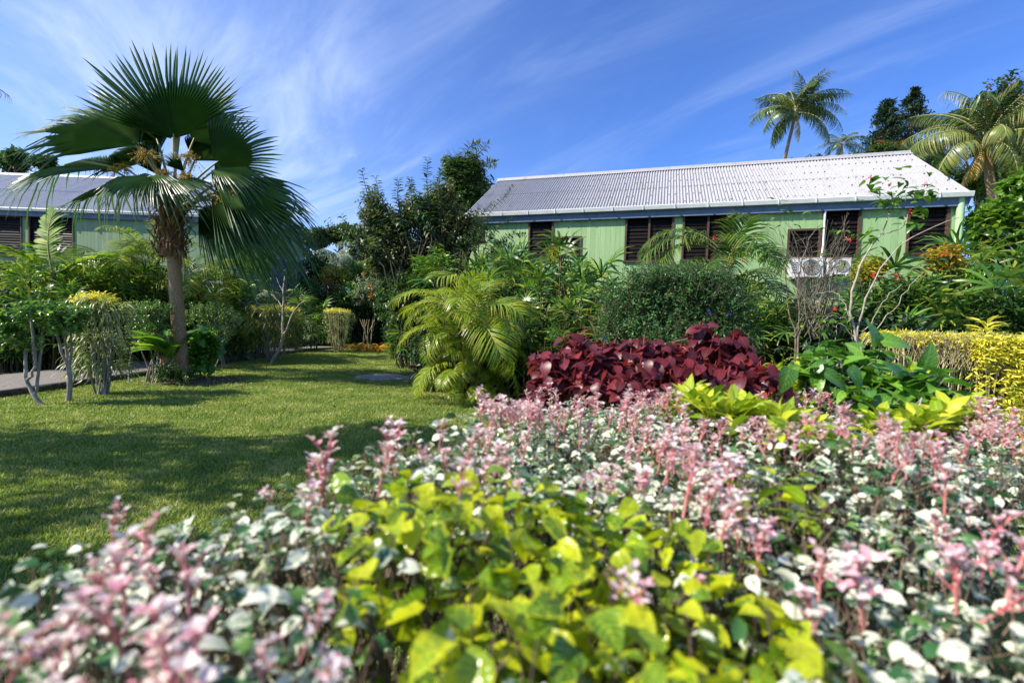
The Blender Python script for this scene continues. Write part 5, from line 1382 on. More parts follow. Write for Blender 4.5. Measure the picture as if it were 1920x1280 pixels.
far_tree('dark tree top above the grey roof at the left edge', 18, 278, 32, 30, M_DARK, 500, 0.36)
far_tree('small dark tree top above the grey roof right of the first', 82, 288, 22, 32, M_DARK, 300, 0.34)

# ================================================================== YELLOW PALM IN THE LAWN
b = gp(872, 752)
areca('low bushy yellow green palm at the right edge of the lawn', b, 34, 1.3, ARECA, 10, 1.2, 0.24, tilts=(47, -44), name='yellow_palm', cat='palm',
      extra=[((0, 0, 1.15), 20, -12, 1.45, 0), ((0, 0, 0.95), 195, -22, 1.3, 1), ((0, 0, 1.2), 165, 8, 1.3, 3), ((0, 0, 1.2), 100, 20, 1.3, 3), ((0, 0, 0.5), 215, -35, 1.1, 2), ((0, 0, 0.6), 340, -30, 1.2, 3), ((0, 0, 0.3), 180, -48, 1.0, 0), ((0, 0, 0.3), 0, -45, 1.0, 1)]
            + [((rng.normal() * 0.2, -0.1 + rng.normal() * 0.15, 0.02 + 0.95 * rng.random()), rng.uniform(150, 390), -15 + 25 * rng.normal(), rng.uniform(0.4, 0.75)) for _ in range(56)])
# lady palms and strap plants between the yellow palm and the house
GR = 'lady palms below the pale green house'
for k, px, ty, Y, lb in [(0, 905, 468, 10.8, 'lady palm below the sapling at the left end of the green wall'), (0, 950, 452, 10.9, 'lady palm under the first tall louvre window'), (3, 990, 458, 10.6, 'lady palm right below the tall narrow window'),
                         (1, 1030, 470, 9.6, 'lady palm with pale glossy fingers left of the golden sapling'), (3, 1080, 462, 10.2, 'dark lady palm under the small low window'), (0, 925, 500, 9.4, 'lady palm just behind the yellow palm top'),
                         (1, 1055, 520, 8.6, 'lady palm in front of the pale strap leaves'), (1, 1100, 530, 9.0, 'lady palm left of the fine leaved bush'), (0, 990, 545, 8.3, 'low lady palm right of the yellow palm fronds'), (1, 1020, 590, 7.6, 'low lady palm with light fingers right of the yellow palm'),
                         (3, 870, 500, 10.2, 'lady palm behind the lime leafed shrub'),
                         (3, 1390, 545, 8.2, 'lady palm behind the right side of the fine leaved bush'), (0, 1420, 500, 8.8, 'lady palm left of the bare twiggy shrub'), (3, 1450, 560, 7.6, 'lady palm below the bare twiggy shrub'),
                         (3, 1690, 470, 8.6, 'lady palm in shade left of the golden orange shrub'), (0, 1740, 500, 7.6, 'dark spreading lady palm behind the red flowered shrub'), (3, 1790, 520, 7.2, 'dark lady palm behind the golden hedge'),
                         (3, 1876, 430, 8.8, 'tall dark lady palm beside the downpipe'), (0, 1640, 540, 7.4, 'shaded lady palm right of the red flowered shrub stems'), (3, 1880, 540, 7.0, 'dark lady palm at the right edge above the golden hedge'), (0, 1915, 460, 7.6, 'lady palm cut off by the right edge')]:
    rh(k, px, ty, Y, lb, GR)
def dracaena(label, px, ty, Y, mat, n=9, L=0.5, up=0.9):
    p = at(px, ty, Y); b = np.array([p[0], p[1], 0.0]); t = thing('dracaena', label, 'plant', b, 'upright striped plants right of the yellow palm')
    s = MB(); mb = MB()
    for k in range(n):
        h = (p[2] - 0.3) * rng.uniform(0.45, 1.0); e = b + np.array([rng.normal() * 0.25, rng.normal() * 0.2, h]); limb(s, b + np.array([rng.normal() * 0.1, rng.normal() * 0.1, -0.02]), e, 0.014, 0.01, 0.04, 6, 5)
        for j in range(4): strap_tuft(mb, e - np.array([0, 0, 0.13 * j]), 7, L * 0.9, T_STRAPU, up - 0.22 * j, spreadr=0.02)
    s.build('canes', M_CANE, t); mb.build('leaves', mat, t)
dracaena('upright plant with pale striped leaves right of the yellow palm', 1045, 535, 8.0, M_STRAP)
dracaena('upright plant with brownish bronze leaf tips beside the fine leaved bush', 1100, 545, 7.6, leaf_mat('bronze_strap', [(0, (0.07, 0.09, 0.025)), (0.6, (0.18, 0.17, 0.05)), (1, (0.42, 0.30, 0.10))], 0.4, 0.3))
cb('golden sapling top before the small low window', 1050, 462, 18, 14, 9.8, T_LANCE, M_YELG, 34, 0.15, tl=0.42, name='golden_sapling', cat='small tree', dist=True, jit=0.6, droop=0.3)
p = at(1362, 378, 9.4)
areca('dark green arching palm in front of the middle windows', (p[0], p[1], 0), 19, 1.75, ARECG, 5, p[2] - 1.25, 0.14, tilts=(25, -45), extra=[((0, 0, p[2] - 1.15), 178, -22, 2.0, 0), ((0, 0, p[2] - 1.2), 190, -34, 1.9, 1), ((0, 0, p[2] - 1.1), 8, -26, 1.6, 2), ((0, 0, p[2] - 1.1), 165, -10, 1.8, 3)])

# dense fine-leaved bush
C, Q = blobs_px([(1190, 570, 70, 66), (1270, 560, 86, 66), (1345, 580, 80, 66), (1240, 630, 120, 56), (1330, 640, 100, 50), (1160, 620, 50, 60), (1220, 520, 60, 26), (1310, 520, 70, 26)], 5.6)
t, sp = bush('fine_leaved_bush', 'large dense bush of fine mid green leaves below the paired louvre windows', 'bush', (at(1265, 640, 5.8)[0], 5.8, 0), C, Q, T_OVATE, M_FINE, 2700, 10, 0.30, 0.049, nst=12, stem_r=0.014, twig_mat=M_TWIGD, lo=0.5, up=0.7, topw=0.35, leafup=0.05, jit=0.5)
for x, y in [(1366, 591), (1132, 632), (1328, 585)]:
    mb = MB(); P = at(x, y, 5.05) + rng.normal(size=(9, 3)) * 0.012; mb.scatter(T_OVATE2, frames(rnd_unit(9), rnd_unit(9), np.full(9, 0.026)), P); mb.build('flower', M_PURP, t)

# ================================================================== RIGHT SIDE
# golden hedge
def golden_hedge():
    c = at(1780, 700, 5.0); t = thing('golden_hedge', 'long clipped golden hedge with straw coloured stems at the right edge', 'hedge', (c[0], c[1], 0))
    # footprint: runs to the right, nearer towards the right edge
    A = np.array([4.5, 5.3]); B = np.array([6.9, 4.75]); ux = (B - A) / np.linalg.norm(B - A); uy = np.array([-ux[1], ux[0]]); Lg = np.linalg.norm(B - A)
    H = 1.33
    n = 2600; a = rng.random(n) * Lg; w = rng.random(n) * 0.85
    P = np.concatenate([np.stack([A[0] + ux[0] * a + uy[0] * w, A[1] + ux[1] * a + uy[1] * w, H - 0.03 + rng.normal(size=n) * 0.02 - 0.05 * rng.random(n)], 1)])
    m = 3600; a2 = (0.28 + 0.72 * rng.random(m)) * Lg; z2 = H * (1 - rng.random(m) ** 1.0 * 0.98)
    keep = (a2 / Lg > 0.42) | (z2 > 1.08) | (rng.random(m) < 0.12); a2, z2 = a2[keep], z2[keep]; m = len(a2)
    P2 = np.stack([A[0] + ux[0] * a2 - uy[0] * 0.05 * rng.random(m), A[1] + ux[1] * a2 - uy[1] * 0.05 * rng.random(m), z2], 1)
    nl = 7
    def sprig(P, up, outv):
        k = len(P); d = unit(np.array([0, 0, up]) + outv + rng.normal(size=(k, 3)) * 0.45); t_ = (np.arange(nl) + 0.4) / nl
        Q = P[:, None] + d[:, None] * (0.075 * t_)[None, :, None]; phi = rng.uniform(0, 6.28, k)[:, None] + np.arange(nl) * 2.4
        D = np.stack([np.cos(phi), np.sin(phi), np.full(phi.shape, -0.05)], -1) + d[:, None] * 0.5 + rng.normal(size=phi.shape + (3,)) * 0.45
        return Q.reshape(-1, 3), D.reshape(-1, 3)
    mb = MB()
    Q1, D1 = sprig(P, 0.6, 0); Q2, D2 = sprig(P2, 0.1, np.array([-uy[0], -uy[1], 0]) * 0.7)
    for Q_, D_ in ((Q1, D1), (Q2, D2)):
        mb.scatter(T_LANCE, frames(D_, np.array([0, 0, 1.0]) + rng.normal(size=(len(Q_), 3)) * 0.7, rng.uniform(0.035, 0.085, len(Q_))), Q_)
    mb.build('foliage', M_YEL, t)
    s = MB()
    for i in range(190):
        a_ = rng.random() * Lg; w_ = 0.03 + 0.75 * rng.random() ** 2; b_ = np.array([A[0] + ux[0] * a_ + uy[0] * w_, A[1] + ux[1] * a_ + uy[1] * w_, -0.02])
        limb(s, b_, b_ + np.array([rng.normal() * 0.07, rng.normal() * 0.05, H - 0.04]), 0.009, 0.005, 0.03, 6, 5)
    for i in range(500):
        a_ = rng.random() * Lg * 0.6; b_ = np.array([A[0] + ux[0] * a_, A[1] + ux[1] * a_, H - 0.35 * rng.random() - 0.05]); limb(s, b_, b_ + np.array([rng.normal() * 0.05, rng.normal() * 0.04, 0.14]), 0.004, 0.002, 0.05, 3, 3)
    s.build('stems', M_STRAW, t)
    # inner green leaves
    mb = MB(); n = 900; a = rng.random(n) * Lg; w = 0.1 + rng.random(n) * 0.7; P = np.stack([A[0] + ux[0] * a + uy[0] * w, A[1] + ux[1] * a + uy[1] * w, H * rng.uniform(0.1, 0.92, n)], 1)
    mb.scatter(T_LANCE, frames(rnd_unit(n), rnd_unit(n), rng.uniform(0.06, 0.1, n)), P); mb.build('inner_leaves', M_YELG, t)
golden_hedge()
def striped_grass():
    p = at(1700, 615, 5.9); t = thing('spider_plant', 'tuft of white striped arching leaves on top of the golden hedge end', 'plant', (p[0], p[1], 0))
    mb = MB()
    for k in range(9): strap_tuft(mb, (p[0] + rng.uniform(-0.45, 0.45), p[1] + rng.normal() * 0.1, 1.18 + 0.1 * rng.random()), 16, 0.34, T_STRAP, 0.8)
    mb.build('leaves', leaf_mat('white_striped', [(0, (0.16, 0.22, 0.07)), (0.5, (0.40, 0.45, 0.25)), (1, (0.62, 0.64, 0.48))], 0.4, 0.3), t)
    s = MB()
    for k in range(10): limb(s, np.array([p[0] + rng.uniform(-0.35, 0.35), p[1], -0.02]), np.array([p[0] + rng.uniform(-0.4, 0.4), p[1], 1.2]), 0.012, 0.01, 0.03, 5, 5)
    s.build('stems', M_CANE, t)
striped_grass()
p = at(1850, 616, 5.25); t = thing('golden_shoot', 'golden feathered shoot standing above the hedge near the right edge', 'plant', (p[0], p[1], 0))
s = MB(); limb(s, np.array([p[0], p[1], 0.0]), p, 0.010, 0.006, 0.02, 7, 5); s.build('stem', M_STRAW, t)
mb = MB()
for k in range(16):
    a = k * 2.4; q = p + np.array([0, 0, -0.14 + 0.013 * k]); d = np.array([math.cos(a), math.sin(a) * 0.6, 0.35 + 0.02 * k])
    mb.scatter(T_LANCE, frames(d[None], np.array([[0, -0.2, 1.0]]), np.array([0.20])), q[None])
    mb.scatter(T_LANCE, frames((d + [0.3, 0, -0.2])[None], np.array([[0, -0.2, 1.0]]), np.array([0.17])), (q + d * 0.05)[None])
mb.build('leaves', M_YEL, t)

# open shrubs with bare pale branches and red flowers
def open_shrub(label, base, branches, Y, clusters, leaf=0.11, rs=1.0, name='red_flowered_shrub', fl=(), twiggy=0, tw_area=None, bark=M_TWIG):
    t = thing(name, label, 'shrub', base); s = MB(); b0 = np.array(base, float); rs *= 0.55
    for pts, r0, r1, dy in branches:
        p = np.array([at(x, y, Y + dy * i / max(1, len(pts) - 1)) for i, (x, y) in enumerate(pts)])
        if pts[0][1] > 600: p = np.concatenate([(b0 + rng.normal(size=3) * [0.04, 0.04, 0])[None], p])
        n = 18; q = np.linspace(0, 1, n); u = np.linspace(0, 1, len(p)); p = np.stack([np.interp(q, u, p[:, i]) for i in range(3)], 1); p[1:-1] = 0.5 * p[1:-1] + 0.25 * (p[2:] + p[:-2]) + rng.normal(size=(n - 2, 3)) * 0.008
        s.tube(p, np.linspace(r0, r1, n) * rs, 6)
    for i in range(twiggy):
        x0, x1, y0, y1 = tw_area
        a = at(rng.uniform(x0 * 0.6 + x1 * 0.4, x0 * 0.4 + x1 * 0.6) + rng.normal() * 14, y1 - rng.random() * 60, Y + rng.normal() * 0.15); e = at(rng.uniform(x0, x1), rng.uniform(y0, y1 - 60), Y + rng.normal() * 0.35)
        pth = limb(s, a, e, 0.007, 0.0022, 0.08, 8, 4)
        for k in range(3):
            c = pth[3 + k]; limb(s, c, c + np.array([rng.normal() * 0.16, rng.normal() * 0.1, rng.uniform(0.05, 0.3)]), 0.003, 0.0014, 0.1, 4, 3)
    s.build('branches', bark, t)
    P = []; D = []; Nn = []; S_ = []
    for (x, y, n, sp) in clusters:
        c = at(x, y, Y)
        for k in range(n):
            a = rng.uniform(0, 6.28); P.append(c + rng.normal(size=3) * sp * mpp(Y) * 0.55); D.append((math.cos(a), math.sin(a), rng.normal() * 0.3 - 0.1)); Nn.append((rng.normal() * 0.3, -0.25 + rng.normal() * 0.3, 1)); S_.append(leaf * rng.uniform(0.7, 1.2))
    mb = MB(); mb.scatter(T_BROAD, frames(np.array(D), np.array(Nn), np.array(S_)), np.array(P)); mb.build('leaves', M_HEDGEG, t)
    if fl:
        for (x, y) in fl:
            c = at(x, y, Y - 0.15); n = 10
            mb = MB(); mb.scatter(T_OVATE2, frames(rnd_unit(n), rnd_unit(n), np.full(n, 0.030)), c + rng.normal(size=(n, 3)) * 0.014); mb.build('flower', M_FLRED, t)
    return t
Y = 5.5; p = at(1608, 640, Y)
open_shrub('open shrub with pale leaning branches and red star flowers reaching the gutter', (p[0], p[1], 0),
    [([(1608, 640), (1596, 600), (1592, 560), (1605, 510), (1632, 460), (1655, 440), (1668, 400), (1676, 360)], 0.032, 0.008, 0.0), ([(1604, 640), (1612, 590), (1636, 530), (1660, 490), (1690, 455), (1740, 428), (1798, 408)], 0.024, 0.006, -0.2),
     ([(1606, 640), (1640, 590), (1668, 550), (1690, 535)], 0.014, 0.006, -0.2), ([(1608, 640), (1660, 600), (1700, 545), (1730, 512)], 0.014, 0.006, -0.3), ([(1600, 620), (1580, 560), (1560, 545), (1530, 552)], 0.012, 0.005, 0.2),
     ([(1655, 440), (1690, 430), (1700, 410), (1706, 385)], 0.012, 0.005, 0.0), ([(1640, 520), (1690, 510), (1720, 502), (1745, 495)], 0.010, 0.005, -0.2), ([(1668, 400), (1690, 370), (1715, 360), (1745, 356)], 0.010, 0.004, -0.1), ([(1668, 400), (1650, 370), (1632, 362)], 0.010, 0.004, 0.1), ([(1595, 600), (1560, 590), (1545, 600)], 0.010, 0.005, -0.2),
     ([(1600, 630), (1570, 600), (1566, 640)], 0.010, 0.006, 0.0)], Y,
    [(1640, 360, 16, 26), (1672, 372, 16, 22), (1705, 362, 18, 26), (1740, 358, 14, 22), (1702, 415, 6, 12), (1718, 415, 5, 10), (1632, 440, 10, 22), (1660, 395, 4, 14), (1680, 520, 4, 8), (1690, 505, 3, 8), (1745, 495, 8, 12), (1648, 538, 4, 8), (1570, 600, 12, 22), (1548, 610, 6, 14), (1720, 395, 3, 8)], 0.125,
    fl=[(1630, 332), (1668, 346), (1738, 344), (1706, 396), (1680, 515), (1684, 522), (1640, 515), (1566, 582), (1592, 450), (1770, 475)])
Y = 6.4; p = at(1495, 645, Y)
open_shrub('bare twiggy shrub with pale trunk and sparse leaves before the low wide window', (p[0], p[1], 0),
    [([(1495, 645), (1488, 610), (1480, 580), (1472, 530), (1468, 480), (1462, 430)], 0.026, 0.006, 0.1), ([(1495, 645), (1502, 600), (1494, 560), (1500, 500), (1520, 440), (1540, 420)], 0.030, 0.006, -0.1), ([(1497, 645), (1512, 590), (1560, 545), (1620, 535)], 0.014, 0.005, -0.2), ([(1500, 600), (1530, 560), (1552, 520), (1575, 470)], 0.014, 0.005, 0.1), ([(1560, 640), (1562, 600), (1558, 560), (1530, 500)], 0.012, 0.005, 0.2), ([(1540, 640), (1530, 580), (1520, 530)], 0.008, 0.004, 0.2)], Y,
    [(1424, 480, 14, 20), (1440, 490, 10, 18), (1470, 385, 6, 14), (1480, 400, 5, 18), (1560, 430, 6, 14), (1575, 440, 6, 12), (1450, 455, 5, 20), (1510, 410, 6, 26), (1590, 445, 6, 20), (1450, 420, 4, 18), (1530, 490, 5, 20)], 0.095, name='twiggy_shrub', bark=plain_mat('grey_brown_twig', (0.09, 0.075, 0.05), (0.22, 0.19, 0.14), 18, 0.85), twiggy=62, tw_area=(1440, 1605, 395, 640), fl=[(1396, 488), (1338, 445), (1594, 450)])
# golden orange shrub and big-leaved greens at the right end of the house
cb('golden orange shrub below the last louvre window', 1770, 474, 32, 20, 7.9, T_LANCE, leaf_mat('golden_orange_leaf', [(0, (0.16, 0.15, 0.02)), (0.5, (0.38, 0.28, 0.025)), (1, (0.62, 0.40, 0.03))], 0.4, 0.32), 120, 0.15, tl=0.42, name='golden_shrub', dist=True, jit=0.5, droop=0.35)
cb('golden orange shrub left of the red flowered shrub', 1630, 494, 28, 20, 8.2, T_LANCE, M_YELG, 90, 0.15, tl=0.42, name='golden_shrub', dist=True, jit=0.5, droop=0.35)
cb('mid green shrub filling the shade below the last louvre window', 1680, 560, 60, 40, 7.9, T_LANCE, M_DARK, 380, 0.16, name='garden_shrub')
cb('green shrub at the right edge above the golden hedge', 1880, 575, 60, 40, 6.6, T_LANCE, M_DARK, 420, 0.14, name='garden_shrub')
cb('lime fingered shrub below the tall dark lady palm', 1840, 520, 26, 26, 7.4, T_LANCE, M_HEDGEG, 190, 0.15, name='garden_shrub')
C, Q = blobs_px([(1890, 395, 40, 34), (1850, 420, 36, 30), (1905, 440, 40, 34), (1910, 350, 30, 24), (1870, 470, 40, 40), (1915, 500, 36, 34)], 10.4)
tree('broad_leaved_tree', 'bright green broad leaved tree beyond the right corner of the house', (at(1905, 600, 10.8)[0], 10.8, 0), C, Q, T_BROAD, M_BRIGHT, 420, 7, 0.45, 0.24, 0.10, M_BARK, lo=0.3)
p = at(1872, 440, 9.6)
areca('yellow green feathery palm at the right corner of the house', (p[0], p[1], 0), 9, 0.95, ARECA, 4, p[2] - 0.5, 0.15)

# palms and trees behind the roof
p = at(1492, 212, 36.0); q = at(1462, 330, 36.0); bx = at(1440, 500, 36.0)
coconut('tall leaning coconut palm standing clear against the sky', (bx[0] - 0.8, 36.0, 0), p, 4.0,
        [(85, 30, 1.0, 'g'), (100, 20, 0.95, 'g'), (60, 26, 1.0, 'g'), (35, 8, 1.15, 'g'), (20, -8, 1.0, 'g'), (150, 18, 0.8, 'g'), (165, -2, 0.85, 'g'), (180, -18, 1.0, 'g'), (205, -30, 1.0, 'g'), (225, -8, 0.9, 'h'), (330, -5, 0.95, 'g'), (345, -30, 1.0, 'g'), (310, 0, 0.9, 'h'), (275, 0, 0.8, 'd'), (280, 30, 0.9, 'g'), (260, 10, 0.9, 'g'), (0, 10, 0.9, 'h'), (130, 35, 0.9, 'g'), (195, 5, 0.95, 'h'), (75, 44, 0.9, 'g'), (110, 40, 0.9, 'g'), (50, 38, 1.0, 'g'), (300, 40, 0.9, 'g'), (15, 15, 1.0, 'g'), (340, 15, 1.0, 'g'), (170, 22, 0.9, 'g'), (240, 25, 0.9, 'g'), (215, 0, 0.9, 'g'), (320, -20, 0.9, 'g')], r0=0.20, nuts=7, lean=(-0.02, 0, 0))
p = at(1578, 272, 44.0)
coconut('small distant coconut palm just above the roof ridge', (p[0] - 0.5, 44.0, 0), p, 2.1, ring_spec(15, 'ggg', (30, -35)), r0=0.16, nuts=0)
def conifer(label, px, top, base_py, w, Y, n=900):
    p = at(px, top, Y); m = mpp(Y); h = p[2]
    t = thing('conifer', label, 'tree', (p[0], p[1], 0), 'dark conifers beyond the white roof')
    s = MB(); s.tube(np.array([(p[0], p[1], -0.1), (p[0] + 0.1, p[1], h * 0.5), (p[0], p[1], h)]), [0.45, 0.3, 0.04], 8); P = []; D = []; Nn = []; S_ = []
    z0 = at(px, base_py, Y)[2]
    for lev in range(15):
      for q6 in range(7):
        f = (lev + 0.3 + 0.35 * rng.random()) / 15; z = h - f * (h - z0); a = rng.uniform(0, 6.28); L = w * m * (0.04 + 1.05 * f) * rng.uniform(0.6, 1.25)
        o = np.array([p[0], p[1], z]); d = unit(np.array([math.cos(a), math.sin(a), 0.12 + 0.1 * rng.normal()])); e = o + d * L
        limb(s, o, e, 0.05, 0.015, 0.03, 4, 4)
        k = 42; u = rng.uniform(0.3, 1.0, k)
        q = o + d * L * u[:, None] + rng.normal(size=(k, 3)) * np.array([0.30, 0.30, 0.10]) * (0.5 + f)
        P.append(q); D.append(d * 0.7 + rng.normal(size=(k, 3)) * 0.45 + [0, 0, 0.35]); Nn.append(np.array([0, 0, 1.0]) + rng.normal(size=(k, 3)) * 0.5); S_.append(rng.uniform(0.3, 0.65, k))
    s.build('trunk', M_BARKD, t)
    mb = MB(); mb.scatter(T_LANCE, frames(np.concatenate(D), np.concatenate(Nn), np.concatenate(S_)), np.concatenate(P)); mb.build('crown', M_CONIF, t)
conifer('taller dark conifer beyond the roof, right of the pair', 1712, 168, 292, 46, 58.0)
conifer('shorter dark conifer beyond the roof, left of the pair', 1664, 190, 300, 40, 56.0)
FR_ = ('red', 0)
def tulip(label, lst, Y, n=620, nf=60, ll=0.3, fs=0.20):
    C, Q = blobs_px(lst, Y); return tree('flame_tree', label, (C[:, 0].mean(), Y, 0), C, Q, T_OVATE2, M_DARK, n, 8, 0.8, ll, 0.22, M_BARKD, flowers=(nf, fs, M_TULIP), lo=0.3, group='red flowering trees beyond the roof')
tulip('red flowering tree rising behind the large coconut palm on the right', [(1880, 185, 46, 40), (1830, 220, 36, 40), (1905, 230, 40, 46), (1800, 255, 22, 24), (1860, 260, 46, 40), (1915, 300, 30, 40), (1890, 330, 40, 40)], 24.0, 1100, 34)
tulip('low flowering canopy just above the ridge below the conifers', [(1650, 285, 34, 18), (1690, 292, 40, 20), (1735, 288, 36, 20), (1610, 300, 24, 12)], 34.0, 560, 14, 0.34, 0.24)
for lb, px, top, rx, Y in [('low green crown above the ridge right of the leaning palm', 1540, 286, 36, 40), ('low green crown left of the small distant palm', 1500, 296, 30, 38), ('green crown behind the flowering canopy', 1725, 268, 44, 46), ('far crown below the conifers', 1760, 290, 36, 40)]:
    far_tree(lb, px, top, rx, Y, n=360, ll=0.42)
p = at(1690, 300, 30.0)
areca('feathery palm top showing over the ridge', (p[0], p[1], 0), 11, 2.6, ARECG, 3, p[2] - 1.6, 0.3, name='feathery_palm', group=None)
p = at(1410, 300, 22.0)
p = at(1846, 268, 16.5)
coconut('large yellow green coconut palm with a dead orange frond at the right corner', (at(1868, 420, 16.5)[0], 16.5, 0), p, 2.65,
        [(150, 28, 1.0, 'g'), (100, 34, 1.0, 'g'), (60, 32, 0.95, 'g'), (30, 22, 1.05, 'g'), (170, 8, 1.0, 'y'), (185, -4, 1.1, 'y'), (10, 8, 1.0, 'y'), (345, -4, 1.0, 'g'), (200, -22, 1.1, 'y'), (335, -25, 1.0, 'y'), (270, 14, 0.95, 'y'), (240, -8, 0.95, 'y'), (300, -12, 1.0, 'y'), (255, -28, 0.95, 'y'), (285, -40, 0.95, 'y'), (225, 20, 0.95, 'g'), (315, 22, 0.95, 'g'), (222, 2, 0.85, 'd'), (232, 8, 0.75, 'd'), (20, -30, 1.0, 'h'), (160, -20, 1.0, 'g'), (275, -15, 1.0, 'y'), (130, 44, 1.0, 'y'), (80, 46, 1.0, 'g'), (200, 40, 1.05, 'y'), (350, 38, 1.05, 'y'), (280, 42, 0.95, 'y'), (250, 30, 0.95, 'g'), (165, 30, 0.85, 'y'), (15, 28, 1.1, 'y')], r0=0.22, nuts=5)
C, Q = blobs_px([(1800, 345, 40, 30), (1850, 350, 44, 36), (1900, 340, 30, 40), (1760, 330, 24, 22)], 18.5)
tree('leafy_tree', 'yellow green low tree filling the gap right of the roof end', (C[:, 0].mean(), 18.5, 0), C, Q, T_LANCE, M_ARECG, 420, 8, 0.6, 0.34, 0.15, M_BARKD, lo=0.3)
# palm just outside the left edge: one frond tip shows
p = at(-165, 150, 13.0)
coconut('palm outside the left edge with one drooping frond tip in view', (p[0] - 0.3, 13.0, 0), p, 2.1, [(0, -8, 1.0, 'g'), (12, 25, 0.8, 'g'), (60, 10, 1, 'g'), (120, 10, 1, 'g'), (180, 0, 1, 'g'), (240, 5, 1, 'g'), (300, 10, 1, 'g'), (90, 40, 1, 'g'), (200, 30, 1, 'g')], r0=0.14, nuts=0)
# tall trees left of the picture, whose crowns shade the near lawn
def shade_tree(label, x, y, z, r, n=420):
    C = np.array([(x + rng.uniform(-0.6, 0.6) * r, y + rng.uniform(-0.5, 0.5) * r, z + rng.uniform(-0.3, 0.3) * r) for _ in range(6)]); Q = np.full((6, 3), r * 0.5)
    tree('shade_tree', label, (x, y, 0), C, Q, T_OVATE2, M_DARK, n, 9, 0.6, 0.2, 0.16, M_BARK, group='trees shading the lawn', lo=0.3)
shade_tree('tree beyond the left edge whose crown shades the near lawn', -9.0, 2.0, 5.0, 1.9, 230)
shade_tree('second tree beyond the left edge shading the lawn', -7.4, 0.6, 4.3, 1.5, 130)
shade_tree('third tree beyond the left edge shading the lawn', -8.2, 3.1, 6.2, 1.2, 110)
# ================================================================== FOREGROUND SHRUBS
def in_poly(p, poly):
    x, y = p[:, 0], p[:, 1]; c = np.zeros(len(p), bool); n = len(poly)
    for i in range(n):
        x1, y1 = poly[i]; x2, y2 = poly[(i + 1) % n]
        k = ((y1 > y) != (y2 > y)) & (x < (x2 - x1) * (y - y1) / (y2 - y1 + 1e-12) + x1); c ^= k
    return c
HEDGE = [(-0.60, 0.08), (-0.56, 0.30), (-0.56, 0.43), (-0.565, 0.54), (-0.51, 0.66), (-0.37, 0.84), (-0.14, 1.08), (-0.02, 1.42), (0.05, 1.80), (0.9, 2.0), (1.75, 1.95), (1.62, 1.45), (1.30, 1.12), (1.02, 0.93), (0.84, 0.80), (0.66, 0.62), (0.62, 0.45), (0.80, 0.25), (0.7, 0.05)]
LIME1 = [(-0.19, 0.74), (-0.25, 0.63), (-0.17, 0.47), (-0.06, 0.36), (0.12, 0.33), (0.28, 0.36), (0.34, 0.47), (0.33, 0.58), (0.22, 0.68), (0.02, 0.75)]
CH1 = [(0.50, 1.42), (0.54, 1.24), (0.76, 1.18), (0.90, 1.32), (0.82, 1.54), (0.6, 1.58)]
CH2 = [(1.06, 1.36), (1.14, 1.20), (1.42, 1.36), (1.52, 1.52), (1.2, 1.5)]
TOPZ = 1.05
def topz(x, y):
    return TOPZ - 0.06 * np.clip((y - 1.2) / 0.5, 0, 1) - 0.01 * np.clip((-x - 0.22) / 0.2, 0, 1) + 0.022 * np.sin(7 * x + 3 * y) + 0.018 * np.sin(11 * y - 5 * x + 1) - 0.035 * np.exp(-((x - 0.1) ** 2 + (y - 0.55) ** 2) / 0.12)
# pink-tipped shoot template (stem = mat 0 later, leaves = mat 1)
def shoot_templates():
    st = []; lf = []
    for v in range(5):
        smb = MB(); P = []; D = []; Nn = []; S_ = []
        H = 1.0
        bend = rng.normal(size=2) * 0.12
        main = np.array([[0, 0, 0], [bend[0] * 0.3, bend[1] * 0.3, 0.5], [bend[0], bend[1], 1.0]])
        smb.tube(main, [0.026, 0.022, 0.014], 5)
        for k in range(6):
            f = 0.30 + 0.10 * k + 0.05 * rng.random(); a = k * 2.4 + v; o = np.array([np.interp(f, [0, 0.5, 1], main[:, i]) for i in range(3)])
            L = (0.42 - 0.18 * f) * rng.uniform(0.75, 1.2); d = unit(np.array([math.cos(a), math.sin(a), 1.5])); e = o + d * L
            smb.tube(np.array([o, e]), [0.017, 0.010], 4)
            for j in range(4):
                b = a + j * 1.57 + rng.normal() * 0.3; P.append(e - d * 0.05 * j); D.append((math.cos(b), math.sin(b), rng.uniform(0.4, 1.3))); Nn.append((-math.cos(b), -math.sin(b), 0.8)); S_.append(0.155 * rng.uniform(0.6, 1.25))
        for j in range(6):
            b = j * 1.05; P.append(main[2] - np.array([0, 0, 0.03 * (j % 3)])); D.append((math.cos(b), math.sin(b), 0.9 + 0.3 * rng.normal())); Nn.append((-math.cos(b), -math.sin(b), 0.8)); S_.append(0.16 * rng.uniform(0.7, 1.2))
        lmb = MB(); lmb.scatter(T_OVAL3, frames(np.array(D), np.array(Nn), np.array(S_)), np.array(P))
        def pack(m): return np.concatenate(m.V), np.concatenate([l.reshape(-1, 4) for l, n in zip(m.L, m.N) if n[0] == 4]), np.zeros((m.n, 2))
        st.append(pack(smb)); V = np.concatenate(lmb.V); Q = np.concatenate([l.reshape(-1, 4) for l in lmb.L]); U = np.tile(T_OVAL3[2], (len(P), 1)); lf.append((V, Q, U))
    return st, lf
T_OVAL3 = leaf_t(P_ROUND, 3, 0.58, 0.22, 0.5)
SH_ST, SH_LF = shoot_templates()
UPZ = lambda n: np.tile(np.array([0, 0, 1.0]), (n, 1))
def upright(n, sc, jit=0.16):
    a = rng.uniform(0, 6.28, n); Z = unit(np.array([0, 0, 1.0]) + rng.normal(size=(n, 3)) * jit); X = unit(np.cross(Z, np.stack([np.cos(a), np.sin(a), np.zeros(n)], 1))); Yv = np.cross(Z, X)
    sc = sc[:, None] if sc.ndim == 1 else sc
    return np.stack([X * sc, Yv * sc, Z * sc], -1)

